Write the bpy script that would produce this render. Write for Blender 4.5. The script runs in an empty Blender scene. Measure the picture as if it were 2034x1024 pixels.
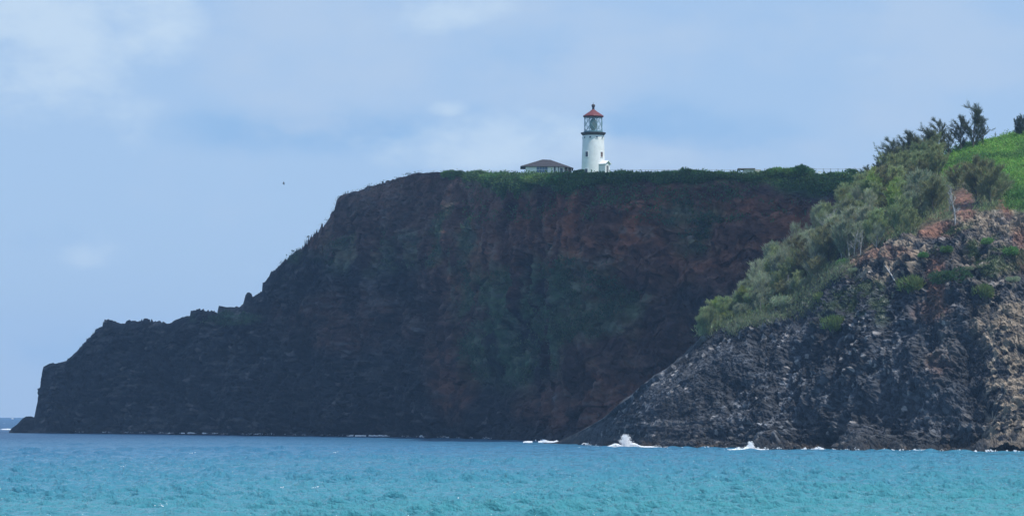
import bpy, math, random
import numpy as np
from mathutils import Vector
random.seed(7)
RNG = np.random.default_rng(11)
S = bpy.context.scene
COL = S.collection

# ------------------------------------------------------------------ camera, sky, sun, exposure
F = 6435.0          # focal length in photo pixels (2034 wide)
EYE = 6.0           # eye height above the sea, metres
HZ = 819.0          # photo row of the eye level
def P(px, py, D):   # metric position of something seen at (px,py) that stands D metres out
    return ((px - 1017.0) / F * D, D, (HZ - py) / F * D + EYE)
cam_d = bpy.data.cameras.new('camera'); cam = bpy.data.objects.new('camera', cam_d); COL.objects.link(cam)
cam.location = (0, 0, EYE); cam.rotation_euler = (math.radians(90), 0, 0)
cam_d.sensor_width = 36.0; cam_d.lens = F / 2034.0 * 36.0
cam_d.shift_y = (HZ - 512.0) / 2034.0
cam_d.clip_start = 1.0; cam_d.clip_end = 30000.0
S.camera = cam

SUN_EL, SUN_AZ = math.radians(64), math.radians(122)     # azimuth: clockwise from straight ahead (+Y)
sv = Vector((math.sin(SUN_AZ) * math.cos(SUN_EL), math.cos(SUN_AZ) * math.cos(SUN_EL), math.sin(SUN_EL)))
sun_d = bpy.data.lights.new('sun', 'SUN'); sun_d.energy = 4.6; sun_d.angle = math.radians(0.6); sun_d.color = (1.0, 0.97, 0.92)
sun = bpy.data.objects.new('sun', sun_d); COL.objects.link(sun)
sun.rotation_euler = sv.to_track_quat('Z', 'Y').to_euler()

W = bpy.data.worlds.new('World'); S.world = W; W.use_nodes = True
nt = W.node_tree; N = nt.nodes; L = nt.links
bg = N['Background']
sky = N.new('ShaderNodeTexSky'); sky.sky_type = 'NISHITA'; sky.sun_disc = False
sky.sun_elevation = SUN_EL; sky.sun_rotation = SUN_AZ; sky.air_density = 1.0; sky.dust_density = 0.3; sky.ozone_density = 3.0
tc = N.new('ShaderNodeTexCoord')
def wmap(scale, loc=(0, 0, 0)):
    m = N.new('ShaderNodeMapping'); m.inputs['Scale'].default_value = scale; m.inputs['Location'].default_value = loc
    L.new(tc.outputs['Generated'], m.inputs['Vector']); return m
def wnoise(scale, loc, sc, det, rough, lo, hi):
    n = N.new('ShaderNodeTexNoise'); n.inputs['Scale'].default_value = sc; n.inputs['Detail'].default_value = det
    n.inputs['Roughness'].default_value = rough
    L.new(wmap(scale, loc).outputs[0], n.inputs['Vector'])
    r = N.new('ShaderNodeMapRange'); r.interpolation_type = 'SMOOTHSTEP'
    r.inputs['From Min'].default_value = lo; r.inputs['From Max'].default_value = hi
    L.new(n.outputs['Fac'], r.inputs['Value']); return r
def wmix(a, b, f):
    m = N.new('ShaderNodeMix'); m.data_type = 'RGBA'
    if hasattr(f, 'outputs'): L.new(f.outputs[0], m.inputs['Factor'])
    else: m.inputs['Factor'].default_value = f
    for s, x in (('A', a), ('B', b)):
        i = [q for q in m.inputs if q.name == s and q.type == 'RGBA'][0]
        if isinstance(x, tuple): i.default_value = x
        else: L.new([q for q in x.outputs if q.type == 'RGBA'][0], i)
    return m
SK = 1.05 / 0.12
def wdir(px, py, rx, ry):      # soft-edged patch of sky round one direction
    m = N.new('ShaderNodeMapping'); m.vector_type = 'POINT'
    L.new(tc.outputs['Generated'], m.inputs['Vector'])
    d = Vector(((px-1017)/F, 1, (HZ-py)/F)).normalized(); sx_, sz_ = F/rx, F/ry
    m.inputs['Scale'].default_value = (sx_, 4.0, sz_); m.inputs['Location'].default_value = (-d.x*sx_, -d.y*4.0, -d.z*sz_)
    l_ = N.new('ShaderNodeVectorMath'); l_.operation = 'LENGTH'; L.new(m.outputs[0], l_.inputs[0])
    r = N.new('ShaderNodeMapRange'); r.interpolation_type = 'SMOOTHSTEP'; r.inputs['From Min'].default_value = 1.5; r.inputs['From Max'].default_value = 0.0
    L.new(l_.outputs['Value'], r.inputs['Value']); return r.outputs[0]
def wmath(op, a, b):
    m = N.new('ShaderNodeMath'); m.operation = op
    for i, x in ((0, a), (1, b)):
        if isinstance(x, (int, float)): m.inputs[i].default_value = x
        else: L.new(x, m.inputs[i])
    return m.outputs[0]
def wcloud(patches, loc, sc, lo, hi, bias=.55):
    cur = None
    for px, py, rx, ry, a in patches:
        o = wmath('MULTIPLY', wdir(px, py, rx, ry), a); cur = o if cur is None else wmath('MAXIMUM', cur, o)
    n = N.new('ShaderNodeTexNoise'); n.inputs['Scale'].default_value = sc; n.inputs['Detail'].default_value = 8; n.inputs['Roughness'].default_value = .58
    L.new(wmap((1, 1, 1.9), loc).outputs[0], n.inputs['Vector'])
    t = wmath('ADD', wmath('MULTIPLY', cur, bias), n.outputs['Fac'])
    r = N.new('ShaderNodeMapRange'); r.interpolation_type = 'SMOOTHSTEP'; r.inputs['From Min'].default_value = lo; r.inputs['From Max'].default_value = hi
    L.new(t, r.inputs['Value']); return r
base = wmix(sky, (0.375 * SK, 0.555 * SK, 0.825 * SK, 1), 0.85)            # even marine haze over the blue
dk = wcloud([(650, 255, 420, 70, 1), (1300, 260, 380, 90, .9), (1050, 80, 160, 120, .6), (1650, 60, 300, 60, .35), (60, 480, 200, 60, .5), (300, 700, 260, 80, .6), (20, 75, 50, 30, .8)], (7.3, 2.2, 4.1), 16, .64, 1.10)
c1 = wmix(base, (0.290 * SK, 0.495 * SK, 0.780 * SK, 1), dk)
soft = wcloud([(600, 130, 420, 200, .8), (1150, 130, 260, 120, .7), (1850, 120, 260, 260, .8), (700, 600, 500, 90, .5), (1500, 320, 500, 60, .6), (1017, 90, 1300, 120, .6), (1250, 315, 320, 50, .9)], (3.1, 1.7, .2), 20, .54, .92, .42)
c2 = wmix(c1, (0.440 * SK, 0.590 * SK, 0.800 * SK, 1), soft)
bank = wcloud([(110, 90, 260, 190, 1), (290, 60, 130, 120, 1), (180, 210, 260, 90, .6), (1010, 280, 280, 75, .9), (890, 215, 60, 25, .9), (1240, 320, 180, 50, .5), (180, 520, 110, 40, .5), (880, 20, 240, 50, .6)], (.3, 5.2, 1.45), 26, .60, .96, .40)
c3 = wmix(c2, (0.540 * SK, 0.690 * SK, 0.860 * SK, 1), bank)
L.new([q for q in c3.outputs if q.type == 'RGBA'][0], bg.inputs['Color'])
bg.inputs['Strength'].default_value = 0.12
S.view_settings.view_transform = 'Standard'; S.view_settings.look = 'None'
S.view_settings.exposure = 0.0; S.view_settings.gamma = 1.0
S.render.engine = 'CYCLES'
S.cycles.max_bounces = 6; S.cycles.diffuse_bounces = 2; S.cycles.glossy_bounces = 2; S.cycles.volume_bounces = 0
S.cycles.transparent_max_bounces = 8

# ------------------------------------------------------------------ helpers
def tag(o, label=None, cat=None, group=None, kind=None):
    if label: o['label'] = label
    if cat: o['category'] = cat
    if group: o['group'] = group
    if kind: o['kind'] = kind
    return o
def empty(name, loc, rz=0.0, sc=1.0):
    o = bpy.data.objects.new(name, None); COL.objects.link(o); o.location = loc
    o.rotation_euler = (0, 0, rz); o.scale = (sc, sc, sc); o.empty_display_size = 0.5; return o
def copy_tree(o, parent=None):
    c = o.copy(); COL.objects.link(c); c.parent = parent
    for ch in o.children: copy_tree(ch, c)
    return c
def np_mesh(name, V, Fc, mat, parent=None, col=None, smooth=False):
    """V (n,3) array, Fc (m,k) int array of equal-size faces"""
    V = np.asarray(V, dtype=np.float32); Fc = np.asarray(Fc, dtype=np.int32)
    me = bpy.data.meshes.new(name); m, k = Fc.shape
    me.vertices.add(len(V)); me.vertices.foreach_set('co', V.ravel())
    me.loops.add(m * k); me.loops.foreach_set('vertex_index', Fc.ravel())
    me.polygons.add(m); me.polygons.foreach_set('loop_start', np.arange(0, m * k, k, dtype=np.int32))
    me.polygons.foreach_set('use_smooth', np.full(m, smooth))
    me.update(calc_edges=True)
    if col is not None:
        a = me.color_attributes.new('Col', 'FLOAT_COLOR', 'POINT')
        c4 = np.ones((len(V), 4), dtype=np.float32); c4[:, :3] = col
        a.data.foreach_set('color', c4.ravel())
    me.materials.append(mat)
    o = bpy.data.objects.new(name, me); COL.objects.link(o); o.parent = parent
    return o
class MB:
    """collects boxes, prisms and tubes; build() links them as one mesh"""
    def __init__(s): s.v = []; s.f = []
    def poly(s, pts, faces):
        b = len(s.v); s.v += [tuple(p) for p in pts]; s.f += [tuple(b + i for i in f) for f in faces]; return s
    def box(s, x0, x1, y0, y1, z0, z1):
        return s.poly([(x0,y0,z0),(x1,y0,z0),(x1,y1,z0),(x0,y1,z0),(x0,y0,z1),(x1,y0,z1),(x1,y1,z1),(x0,y1,z1)],
                      [(0,3,2,1),(4,5,6,7),(0,1,5,4),(1,2,6,5),(2,3,7,6),(3,0,4,7)])
    def tube(s, pts, rad, n=6, caps=True):
        pts = [Vector(p) for p in pts]; b = len(s.v)
        for i, p in enumerate(pts):
            d = (pts[min(i+1, len(pts)-1)] - pts[max(i-1, 0)]).normalized()
            a = d.orthogonal().normalized() if abs(d.z) > .99 else d.cross(Vector((0,0,1))).normalized()
            c = d.cross(a); r = rad[i] if isinstance(rad, (list, tuple)) else rad
            for k in range(n):
                t = 2*math.pi*k/n; s.v.append(tuple(p + (a*math.cos(t) + c*math.sin(t))*r))
        for i in range(len(pts)-1):
            for k in range(n):
                q = (k+1) % n; s.f.append((b+i*n+k, b+i*n+q, b+(i+1)*n+q, b+(i+1)*n+k))
        if caps:
            s.f.append(tuple(b+k for k in reversed(range(n)))); e = b+(len(pts)-1)*n; s.f.append(tuple(e+k for k in range(n)))
        return s
    def lathe(s, prof, n=48, cx=0, cy=0):
        b = len(s.v)
        for r, z in prof:
            for k in range(n):
                t = 2*math.pi*k/n; s.v.append((cx+r*math.cos(t), cy+r*math.sin(t), z))
        for i in range(len(prof)-1):
            for k in range(n):
                q = (k+1) % n; s.f.append((b+i*n+k, b+i*n+q, b+(i+1)*n+q, b+(i+1)*n+k))
        return s
    def build(s, name, mat, parent=None, smooth=False, rot=None):
        me = bpy.data.meshes.new(name); me.from_pydata(s.v, [], s.f); me.materials.append(mat)
        if smooth: me.polygons.foreach_set('use_smooth', [True]*len(me.polygons))
        me.update(); o = bpy.data.objects.new(name, me); COL.objects.link(o); o.parent = parent
        if rot is not None: o.rotation_euler = (0, 0, rot)
        return o

# numpy noise -----------------------------------------------------------------
def _h(ix, iy, iz, seed):
    n = (ix.astype(np.int64)*374761393 + iy.astype(np.int64)*668265263 + iz.astype(np.int64)*2147483647 + seed*1274126177) & 0xffffffff
    n = ((n ^ (n >> 13)) * 1274126177) & 0xffffffff
    n = ((n ^ (n >> 16)) * 2246822519) & 0xffffffff
    return ((n ^ (n >> 15)) & 0xffffff) / float(0xffffff)
def vnoise(p, seed=0):
    i = np.floor(p).astype(np.int64); f = p - i; f = f*f*f*(f*(f*6-15)+10)
    x, y, z = i[..., 0], i[..., 1], i[..., 2]; fx, fy, fz = f[..., 0], f[..., 1], f[..., 2]
    r = 0
    for dx in (0, 1):
        wx = fx if dx else 1-fx
        for dy in (0, 1):
            wy = fy if dy else 1-fy
            for dz in (0, 1):
                wz = fz if dz else 1-fz
                r = r + _h(x+dx, y+dy, z+dz, seed)*wx*wy*wz
    return r*2-1
def fbm(p, sc, octv=4, seed=0, gain=0.5, lac=2.03):
    a, s, t = 1.0, 0.0, 0.0; q = p / np.asarray(sc, dtype=float)
    for o in range(octv):
        s = s + a*vnoise(q + 17.3*o, seed+o*7); t += a; a *= gain; q = q*lac
    return s/t
def cells(p, sc, seed=0):
    """Worley: returns F1, F2 and a random value of the nearest cell"""
    q = p / np.asarray(sc, dtype=float); i = np.floor(q).astype(np.int64)
    d1 = np.full(q.shape[:-1], 9.0); d2 = d1.copy(); idv = np.zeros_like(d1)
    for dx in (-1, 0, 1):
        for dy in (-1, 0, 1):
            for dz in (-1, 0, 1):
                x, y, z = i[..., 0]+dx, i[..., 1]+dy, i[..., 2]+dz
                cx = x+_h(x, y, z, seed+1); cy = y+_h(x, y, z, seed+2); cz = z+_h(x, y, z, seed+3)
                d = np.sqrt((q[..., 0]-cx)**2 + (q[..., 1]-cy)**2 + (q[..., 2]-cz)**2)
                near = d < d1
                d2 = np.where(near, d1, np.minimum(d2, d)); idv = np.where(near, _h(x, y, z, seed+4), idv); d1 = np.where(near, d, d1)
    return d1, d2, idv
def sm(x, a, b):
    t = np.clip((x-a)/(b-a), 0, 1); return t*t*(3-2*t)
def lerp(a, b, t): return a + (b-a)*t
def mixc(c, col, m):
    return c + (np.asarray(col) - c)*np.clip(m, 0, 1)[..., None]

# materials -------------------------------------------------------------------
def mat(name, color=(.5,.5,.5), rough=.8, spec=.3, attr=False, nscale=None, namp=.3, bump=None, metal=0.0, objrand=0.0, trans=0.0):
    m = bpy.data.materials.new(name); m.use_nodes = True; n = m.node_tree.nodes; l = m.node_tree.links
    b = n['Principled BSDF']; b.inputs['Roughness'].default_value = rough; b.inputs['Specular IOR Level'].default_value = spec
    b.inputs['Metallic'].default_value = metal
    tcn = n.new('ShaderNodeTexCoord')
    if attr:
        a = n.new('ShaderNodeAttribute'); a.attribute_name = 'Col'; cur = a.outputs['Color']
    else:
        a = n.new('ShaderNodeRGB'); a.outputs[0].default_value = (*color, 1); cur = a.outputs[0]
    if nscale:
        x = n.new('ShaderNodeTexNoise'); x.inputs['Scale'].default_value = nscale; x.inputs['Detail'].default_value = 5; x.inputs['Roughness'].default_value = .65
        l.new(tcn.outputs['Object'], x.inputs['Vector'])
        r = n.new('ShaderNodeMapRange'); r.inputs['From Min'].default_value = .3; r.inputs['From Max'].default_value = .7
        r.inputs['To Min'].default_value = 1-namp; r.inputs['To Max'].default_value = 1+namp
        l.new(x.outputs['Fac'], r.inputs['Value'])
        v = n.new('ShaderNodeVectorMath'); v.operation = 'SCALE'; l.new(cur, v.inputs[0]); l.new(r.outputs[0], v.inputs['Scale']); cur = v.outputs[0]
    if objrand:
        oi = n.new('ShaderNodeObjectInfo'); hs = n.new('ShaderNodeHueSaturation')
        r = n.new('ShaderNodeMapRange'); r.inputs['To Min'].default_value = .5-objrand*.012; r.inputs['To Max'].default_value = .5+objrand*.04
        l.new(oi.outputs['Random'], r.inputs['Value']); l.new(r.outputs[0], hs.inputs['Hue'])
        r2 = n.new('ShaderNodeMapRange'); r2.inputs['To Min'].default_value = 1-objrand*.35; r2.inputs['To Max'].default_value = 1+objrand*.35
        mm = n.new('ShaderNodeMath'); mm.operation = 'FRACT'; m2 = n.new('ShaderNodeMath'); m2.operation = 'MULTIPLY'; m2.inputs[1].default_value = 7.13
        l.new(oi.outputs['Random'], m2.inputs[0]); l.new(m2.outputs[0], mm.inputs[0]); l.new(mm.outputs[0], r2.inputs['Value'])
        l.new(r2.outputs[0], hs.inputs['Value']); l.new(cur, hs.inputs['Color']); cur = hs.outputs[0]
    l.new(cur, b.inputs['Base Color'])
    if bump:
        bs, bd = bump
        x = n.new('ShaderNodeTexNoise'); x.inputs['Scale'].default_value = bs; x.inputs['Detail'].default_value = 6
        l.new(tcn.outputs['Object'], x.inputs['Vector'])
        bp = n.new('ShaderNodeBump'); bp.inputs['Distance'].default_value = bd; bp.inputs['Strength'].default_value = 1
        l.new(x.outputs['Fac'], bp.inputs['Height']); l.new(bp.outputs[0], b.inputs['Normal'])
    if trans:
        t = n.new('ShaderNodeBsdfTranslucent'); l.new(cur, t.inputs['Color']); mx = n.new('ShaderNodeMixShader'); mx.inputs[0].default_value = trans
        l.new(b.outputs[0], mx.inputs[1]); l.new(t.outputs[0], mx.inputs[2]); l.new(mx.outputs[0], n['Material Output'].inputs['Surface'])
    return m
M_rock = mat('rock', attr=True, rough=.85, spec=.25, nscale=.9, namp=.45, bump=(1.3, .5))
M_cliff = mat('cliff_rock', attr=True, rough=.95, spec=.1, nscale=.5, namp=.35, bump=(.8, .7))
M_leaf = mat('foliage', attr=True, rough=.7, spec=.2, objrand=.8, trans=.42)
M_bark = mat('bark', (.12, .105, .09), nscale=3, rough=.9)
M_grey = mat('bleached_wood', (.40, .38, .36), nscale=3, rough=.9)
M_white = mat('white_paint', (.76, .78, .78), nscale=.8, namp=.10, rough=.9, spec=.1)
M_cream = mat('cream_wall', (.78, .80, .81), nscale=.6, namp=.08, rough=.7)
M_red = mat('red_roof', (.15, .038, .038), nscale=1.5, namp=.2, rough=.55)
M_dark = mat('dark_metal', (.07, .06, .065), rough=.6, nscale=2)
M_teal = mat('verdigris_bar', (.10, .23, .26), rough=.5, nscale=2)
M_lens = mat('green_lens', (.02, .13, .09), rough=.2, spec=.6, nscale=2)
M_shingle = mat('roof_shingle', (.042, .040, .045), nscale=2.5, namp=.3, rough=.9)
M_winglass = mat('window_glass', (.03, .045, .08), rough=.15, spec=.6, nscale=1)
M_blue = mat('blue_window', (.12, .17, .33), rough=.3, spec=.5, nscale=1)
M_foam = mat('foam', (.86, .88, .90), rough=.9, spec=.1, nscale=2, namp=.1)
M_post = mat('post_metal', (.22, .22, .22), rough=.7, nscale=2)
M_bird = mat('feathers', (.10, .09, .09), rough=.8, nscale=20)
mg = bpy.data.materials.new('lantern_glass'); mg.use_nodes = True
g = mg.node_tree; gb = g.nodes['Principled BSDF']; gb.inputs['Base Color'].default_value = (.8, .95, .95, 1)
gb.inputs['Roughness'].default_value = .05; gb.inputs['Alpha'].default_value = .16; gb.inputs['Specular IOR Level'].default_value = .5
M_glass = mg

# ------------------------------------------------------------------ terrain builder
def gsm(x, a, s_):   # smooth a curve sampled at x with a gaussian of width s_
    w_ = np.exp(-.5*((x[:, None]-x[None])/s_)**2)*np.gradient(x)[None]; return (w_*a[None]).sum(1)/w_.sum(1)
def interp(x, pts): return np.interp(x, [p[0] for p in pts], [p[1] for p in pts])
def grid_faces(nu, nv):
    a = np.arange(nu*nv).reshape(nu, nv)
    return np.stack([a[:-1, :-1], a[1:, :-1], a[1:, 1:], a[:-1, 1:]], -1).reshape(-1, 4)
def normals(G):
    du = np.gradient(G, axis=0); dv = np.gradient(G, axis=1)
    n = np.cross(du, dv); ln = np.linalg.norm(n, axis=-1, keepdims=True); return n/np.maximum(ln, 1e-6)
def proj(G):
    D = G[..., 1]; return 1017 + G[..., 0]/D*F, HZ - (G[..., 2]-EYE)/D*F
def blob(px, py, cx, cy, rx, ry, w=None, soft=.35):
    d = np.sqrt(((px-cx)/rx)**2 + ((py-cy)/ry)**2)
    if w is not None: d = d + w*.45
    return 1 - sm(d, 1-soft, 1+soft)

# --- far cliff: the long dark headland under the lighthouse
sil = [(18,856),(24,849),(34,842),(44,831),(52,826),(62,826),(68,828),(72,808),(76,790),(80,770),(83,742),(86,728),(98,722),(112,721),(130,716),(152,712),
 (157,710),(159,703),(161,684),(163,681),(171,680),(172.5,673),(181,668),(186,666),(187.5,655),(191,652),(204,649),(205.5,639),(209,636),(214,634),(232,639),(245,641),(254,637),(264,635),(280,638),(284,633),(301,633),(304,639),
 (318,636),(332,641),(350,638),(362,633),(368,628),(376,620),(386,614),(400,613),(408,619),(420,615),(428,618),(433,622),(434,606),(450,609),(476,608),(484,600),(487,585),(492,581),(499,582),(502,590),
 (510,584),(521,578),(523,563),(534,546),(538,540),(556,526),(578,507),(600,492),(606,486),(609,476),(624,464),(640,448),(660,434),(665,418),(669,398),(674,390),(690,384),
 (716,377),(730,370),(752,366),(780,357),(805,349),(830,344),(880,343),(905,343),(940,347),(1000,350),(1060,350),(1130,350),(1200,350),(1300,350),(1400,349),(1500,350),(1600,350),(1700,352),(1800,355),(2300,360)]
def main_Db(px): return EYE*F/interp(px, [(18,38),(300,41),(500,43.5),(770,47.5),(1000,53),(1110,58),(1400,60),(2300,62)])
nu, nvf, nvp, nvb = 1150, 330, 46, 24
pu = np.concatenate([np.linspace(18, 1500, 1040), np.linspace(1504, 2300, nu-1040)])
Db = main_Db(pu); off = interp(pu, [(18,3),(60,8),(90,16),(200,22),(400,28),(700,32),(900,34),(1200,34),(2300,36)])
Db = gsm(pu, Db, 40); off = gsm(pu, off, 25)
Dr = Db + off
k_ = 13+5*np.sin(pu*.021)          # the lava beds break off in blunt steps
saw = pu/k_ - np.floor(pu/k_); pst = pu - .8*(saw-.5)*k_*sm(pu, 130, 150)*(1-sm(pu, 655, 668))*(1-sm(pu, 425, 430)*(1-sm(pu, 500, 512)))
zr = (HZ - interp(pst, sil))*Dr/F + EYE; zr = np.maximum(zr, .3)
sv_ = np.linspace(0, 1, nvf)
gd = np.interp(sv_, [0,.03,.5,.8,.93,1], [0,.12,.50,.74,.88,1.0]); gz = np.interp(sv_, [0,.03,.5,.8,.93,1], [0,.03,.52,.83,.95,1.0])
Gm = np.zeros((nu, nvf+nvp+nvb, 3))
D2 = Db[:, None] + off[:, None]*gd[None]; Z2 = -1.5 + (zr+1.5)[:, None]*gz[None]
pw = interp(pu, [(18,3),(90,8),(400,14),(640,26),(800,70),(2300,110)])
tp = np.linspace(0, 1, nvp+1)[1:]; D3 = Dr[:, None] + pw[:, None]*tp[None]**1.5
rise = interp(pu, [(18,-.5),(640,-1),(900,1.2),(1100,2.4),(2300,2.4)])
Z3 = zr[:, None] + rise[:, None]*np.sin(np.clip(tp*2.4, 0, 1.57))[None] - 2.0*(tp[None]**3)
tb = np.linspace(0, 1, nvb+1)[1:]; D4 = D3[:, -1:] + (off*.9+6)[:, None]*tb[None]; Z4 = Z3[:, -1:]*(1-tb[None]**1.3) - 4*tb[None]
DD = np.concatenate([D2, D3, D4], 1); ZZ = np.concatenate([Z2, Z3, Z4], 1)
Gm[..., 1] = DD; Gm[..., 2] = ZZ; Gm[..., 0] = (pu[:, None]-1017)/F*DD
nm = normals(Gm); MPXp = proj(Gm)[0]
sall = np.concatenate([sv_, 1+tp, 2+tb]); fade = (1 - sm(sall, .8, .99)*(1-sm(sall, 2.0, 2.3)))[None]
hgt = sm(zr, 3, 25)[:, None]
warp = np.stack([fbm(Gm, 14, 3, 51), fbm(Gm, 14, 3, 52), fbm(Gm, 14, 3, 53)], -1)*2.5
Gw = Gm + warp
f1, f2, cid = cells(Gw, (6, 8, 4.5), 5)
str_m = np.clip(sm(-MPXp, -950, -820)*.9 + .1, 0, 1)
g1, g2, gidA = cells(Gw, (2.4, 2.6, .8), 9)
gidB = cells(Gw + 40, (1.3, 1.6, 1.5), 19)[2]
gid = gidA*str_m + gidB*(1-str_m)
ridg = 1-np.abs(fbm(Gw, (11, 14, 17), 4, 44))*2.6
gul = fbm(Gm, (15, 22, 60), 3, 3)
big = fbm(Gm, (38, 45, 40), 4, 21)
disp = hgt*(fade*(2.4*gul + 4.5*big + 1.6*(cid-.5) + 2.4*(ridg-.5)) + ((.12+.33*sm(pu, 580, 700))[:, None] + (.88-.33*sm(pu, 580, 700))[:, None]*fade)*(.7*(gid-.5) + .7*fbm(Gm, (1.8, 1.8, 1.3), 4, 31)))
disp = disp*sm(np.abs(Gm[..., 2]), -1, 2.5)*(1-sm(sall, 1.08, 1.3))[None]
Gm = Gm + nm*disp[..., None]
# jagged crest of the low point
cj = (cells(Gm, (3.0, 6, 40), 77)[2]-.5)*.5*sm(pu, 80, 110)[:, None]*(1-sm(pu, 560, 700))[:, None]*(sm(sall, .93, .99)*(1-sm(sall, 1.2, 1.9)))[None]
Gm[..., 2] += cj
px, py = proj(Gm)
w = fbm(Gm, 9, 4, 61); w2 = fbm(Gm, (4, 4, 2), 4, 62); w3 = fbm(Gm, 22, 4, 63)
c = np.zeros(Gm.shape) + (.020, .021, .025)
c = mixc(c, (.035, .036, .040), sm(w2, .0, .35)*.7)
brown = np.maximum.reduce([blob(px, py, 1250, 470, 420, 105, w3), blob(px, py, 960, 500, 130, 130, w3)*.8, blob(px, py, 1230, 680, 150, 140, w3)*.5,
    blob(px, py, 900, 380, 220, 60, w3)*.7, blob(px, py, 640, 460, 110, 50, w3)*.6, blob(px, py, 700, 640, 160, 60, w3)*.25, blob(px, py, 1130, 800, 110, 60, w3)*.35, blob(px, py, 900, 700, 60, 120, w3)*.5])
c = mixc(c, (.215, .085, .050), brown*(.30 + .70*sm(w+.4*w2, -.30, .35)))
c = mixc(c, (.16, .085, .06), brown*sm(w2, .1, .4)*.5)
c = mixc(c, (.13, .085, .07), blob(px, py, 790, 410, 240, 75, w3)*(.35+.65*sm(w+.5*w2, -.2, .3))*.8)
c = mixc(c, (.12, .11, .10), blob(px, py, 1100, 560, 330, 200, w3)*sm(w2+.6*w, .15, .5)*.5)
green = np.maximum.reduce([blob(px, py, 1020, 640, 120, 130, w3), blob(px, py, 1060, 560, 90, 70, w3), blob(px, py, 900, 480, 40, 60, w3)*.8, blob(px, py, 1380, 450, 60, 60, w3)*.7,
    blob(px, py, 1420, 620, 90, 70, w3)*.7, blob(px, py, 1180, 620, 90, 90, w3)*.7, blob(px, py, 1280, 610, 60, 40, w3)*.8, blob(px, py, 780, 500, 160, 40, w3)*.5,
    blob(px, py, 450, 632, 70, 14, w)*.9, blob(px, py, 590, 510, 60, 14, w)*.6])
top = sm(py, 395, 372)*sm(px, 930, 965)
top2 = (1-sm(py - 34*w3 - 22*w - 10*w2, 352, 388))*sm(px + 40*w, 915, 965)
gmask = np.clip(green*sm(w, -.25, .2), 0, 1)
c = mixc(c, (.062, .108, .062), gmask*.9)
c = mixc(c, (.17, .18, .13), gmask*sm(w2, .15, .45)*.5)
c = mixc(c, (.085, .17, .055), top2)
c = mixc(c, (.045, .09, .045), top2*sm(w, 0, .3)*.7)
c = mixc(c, (.15, .11, .095), blob(px, py, 1172, 560, 16, 14, w2)*.8 + blob(px, py, 1195, 515, 26, 22, w2)*.55*sm(w2, -.1, .2))
streak = fbm(Gm, (7, 7, 1.0), 4, 64)*(.35+.65*str_m)
c = mixc(c, (.085, .078, .078), sm(streak + .5*w, .12, .5)*.55*(1-top2))
c = mixc(c, (.10, .09, .09), (gid > .97)*sm(w, -.1, .2)*.7)
c *= (.75 + .5*gid)[..., None]
cliff = np_mesh('cliff', Gm.reshape(-1, 3), grid_faces(nu, Gm.shape[1])[:, ::-1], M_cliff, col=c.reshape(-1, 3))
tag(cliff, kind='structure', label='dark layered sea cliff running out to the low point, lighthouse on its flat top')
MAIN = Gm; MPX, MPY = px, py

# --- near headland: rubbly rock face, wooded slope and green hilltop
edge = [(1080,884),(1095,880),(1110,876),(1150,858),(1200,830),(1240,795),(1270,770),(1300,748),(1340,722),(1370,698),(1400,668),(1430,645),(1480,630),(1530,622),(1590,590),(1650,540),(1700,508),(1750,486),(1800,478),(1860,455),(1900,430),(1960,420),(2034,425),(2300,430),(2700,440)]
ridge = [(1080,884),(1095,880),(1110,876),(1150,857),(1200,829),(1240,794),(1270,769),(1300,747),(1340,721),(1400,662),(1440,627),(1500,574),(1560,522),(1600,487),(1650,437),(1700,397),(1740,370),(1780,352),(1830,328),(1860,313),(1880,305),(1930,286),(1980,272),(2034,262),(2200,232),(2700,190)]
nu2 = 1080
pu = np.concatenate([np.linspace(1080, 2080, 980), np.linspace(2084, 2700, nu2-980)])
Db = EYE*F/interp(pu, [(1080,60.2),(1110,61.5),(1150,64.5),(1200,68),(1300,71),(1600,74),(1850,78),(2034,79),(2700,82)])
o1 = interp(pu, [(1080,1.5),(1110,4),(1200,13),(1300,22),(1400,30),(1600,36),(1800,42),(2034,46),(2700,50)])
o2 = interp(pu, [(1080,1),(1200,4),(1400,9),(1500,18),(1600,32),(1700,48),(1860,68),(2034,82),(2700,120)])
Db = gsm(pu, Db, 35); o1 = gsm(pu, o1, 35); o2 = gsm(pu, o2, 35)
De = Db+o1; Dg = De+o2
ze = np.maximum((HZ-interp(pu, edge))*De/F+EYE, .1); zg = np.maximum((HZ-interp(pu, ridge))*Dg/F+EYE, .12)
ze = gsm(pu, ze, 7); zg = gsm(pu, zg, 7)
nf, ns, nb = 420, 150, 20
s1 = np.linspace(0, 1, nf)
gd = np.interp(s1, [0,.05,.12,.45,.75,.95,1], [0,.16,.27,.50,.70,.92,1]); gz = np.interp(s1, [0,.05,.12,.45,.75,.95,1], [0,.04,.08,.42,.76,.96,1])
t1 = np.linspace(0, 1, ns+1)[1:]; tb = np.linspace(0, 1, nb+1)[1:]
D2 = Db[:, None]+o1[:, None]*gd; Z2 = -1.2+(ze+1.2)[:, None]*gz
D3 = De[:, None]+o2[:, None]*t1; Z3 = ze[:, None]+(zg-ze)[:, None]*(1.12*t1-.12*t1*t1)
D4 = Dg[:, None]+(8+o1*1.2+zg*.8)[:, None]*tb; Z4 = zg[:, None]*(1-tb**1.5)-3*tb
DD = np.concatenate([D2, D3, D4], 1); ZZ = np.concatenate([Z2, Z3, Z4], 1)
Gn = np.stack([(pu[:, None]-1017)/F*DD, DD, ZZ], -1)
sall = np.concatenate([s1, 1+t1, 2+tb])
nm = normals(Gn); hgt = sm(ze, .5, 9)[:, None]
warp = np.stack([fbm(Gn, 5, 3, 71), fbm(Gn, 5, 3, 72), fbm(Gn, 5, 3, 73)], -1)*.5
Gw = Gn+warp
px0, py0 = proj(Gn)
lowf = fbm(Gn, (13, 13, 16), 4, 81); gul = fbm(Gn, (6, 9, 20), 3, 82)
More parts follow.
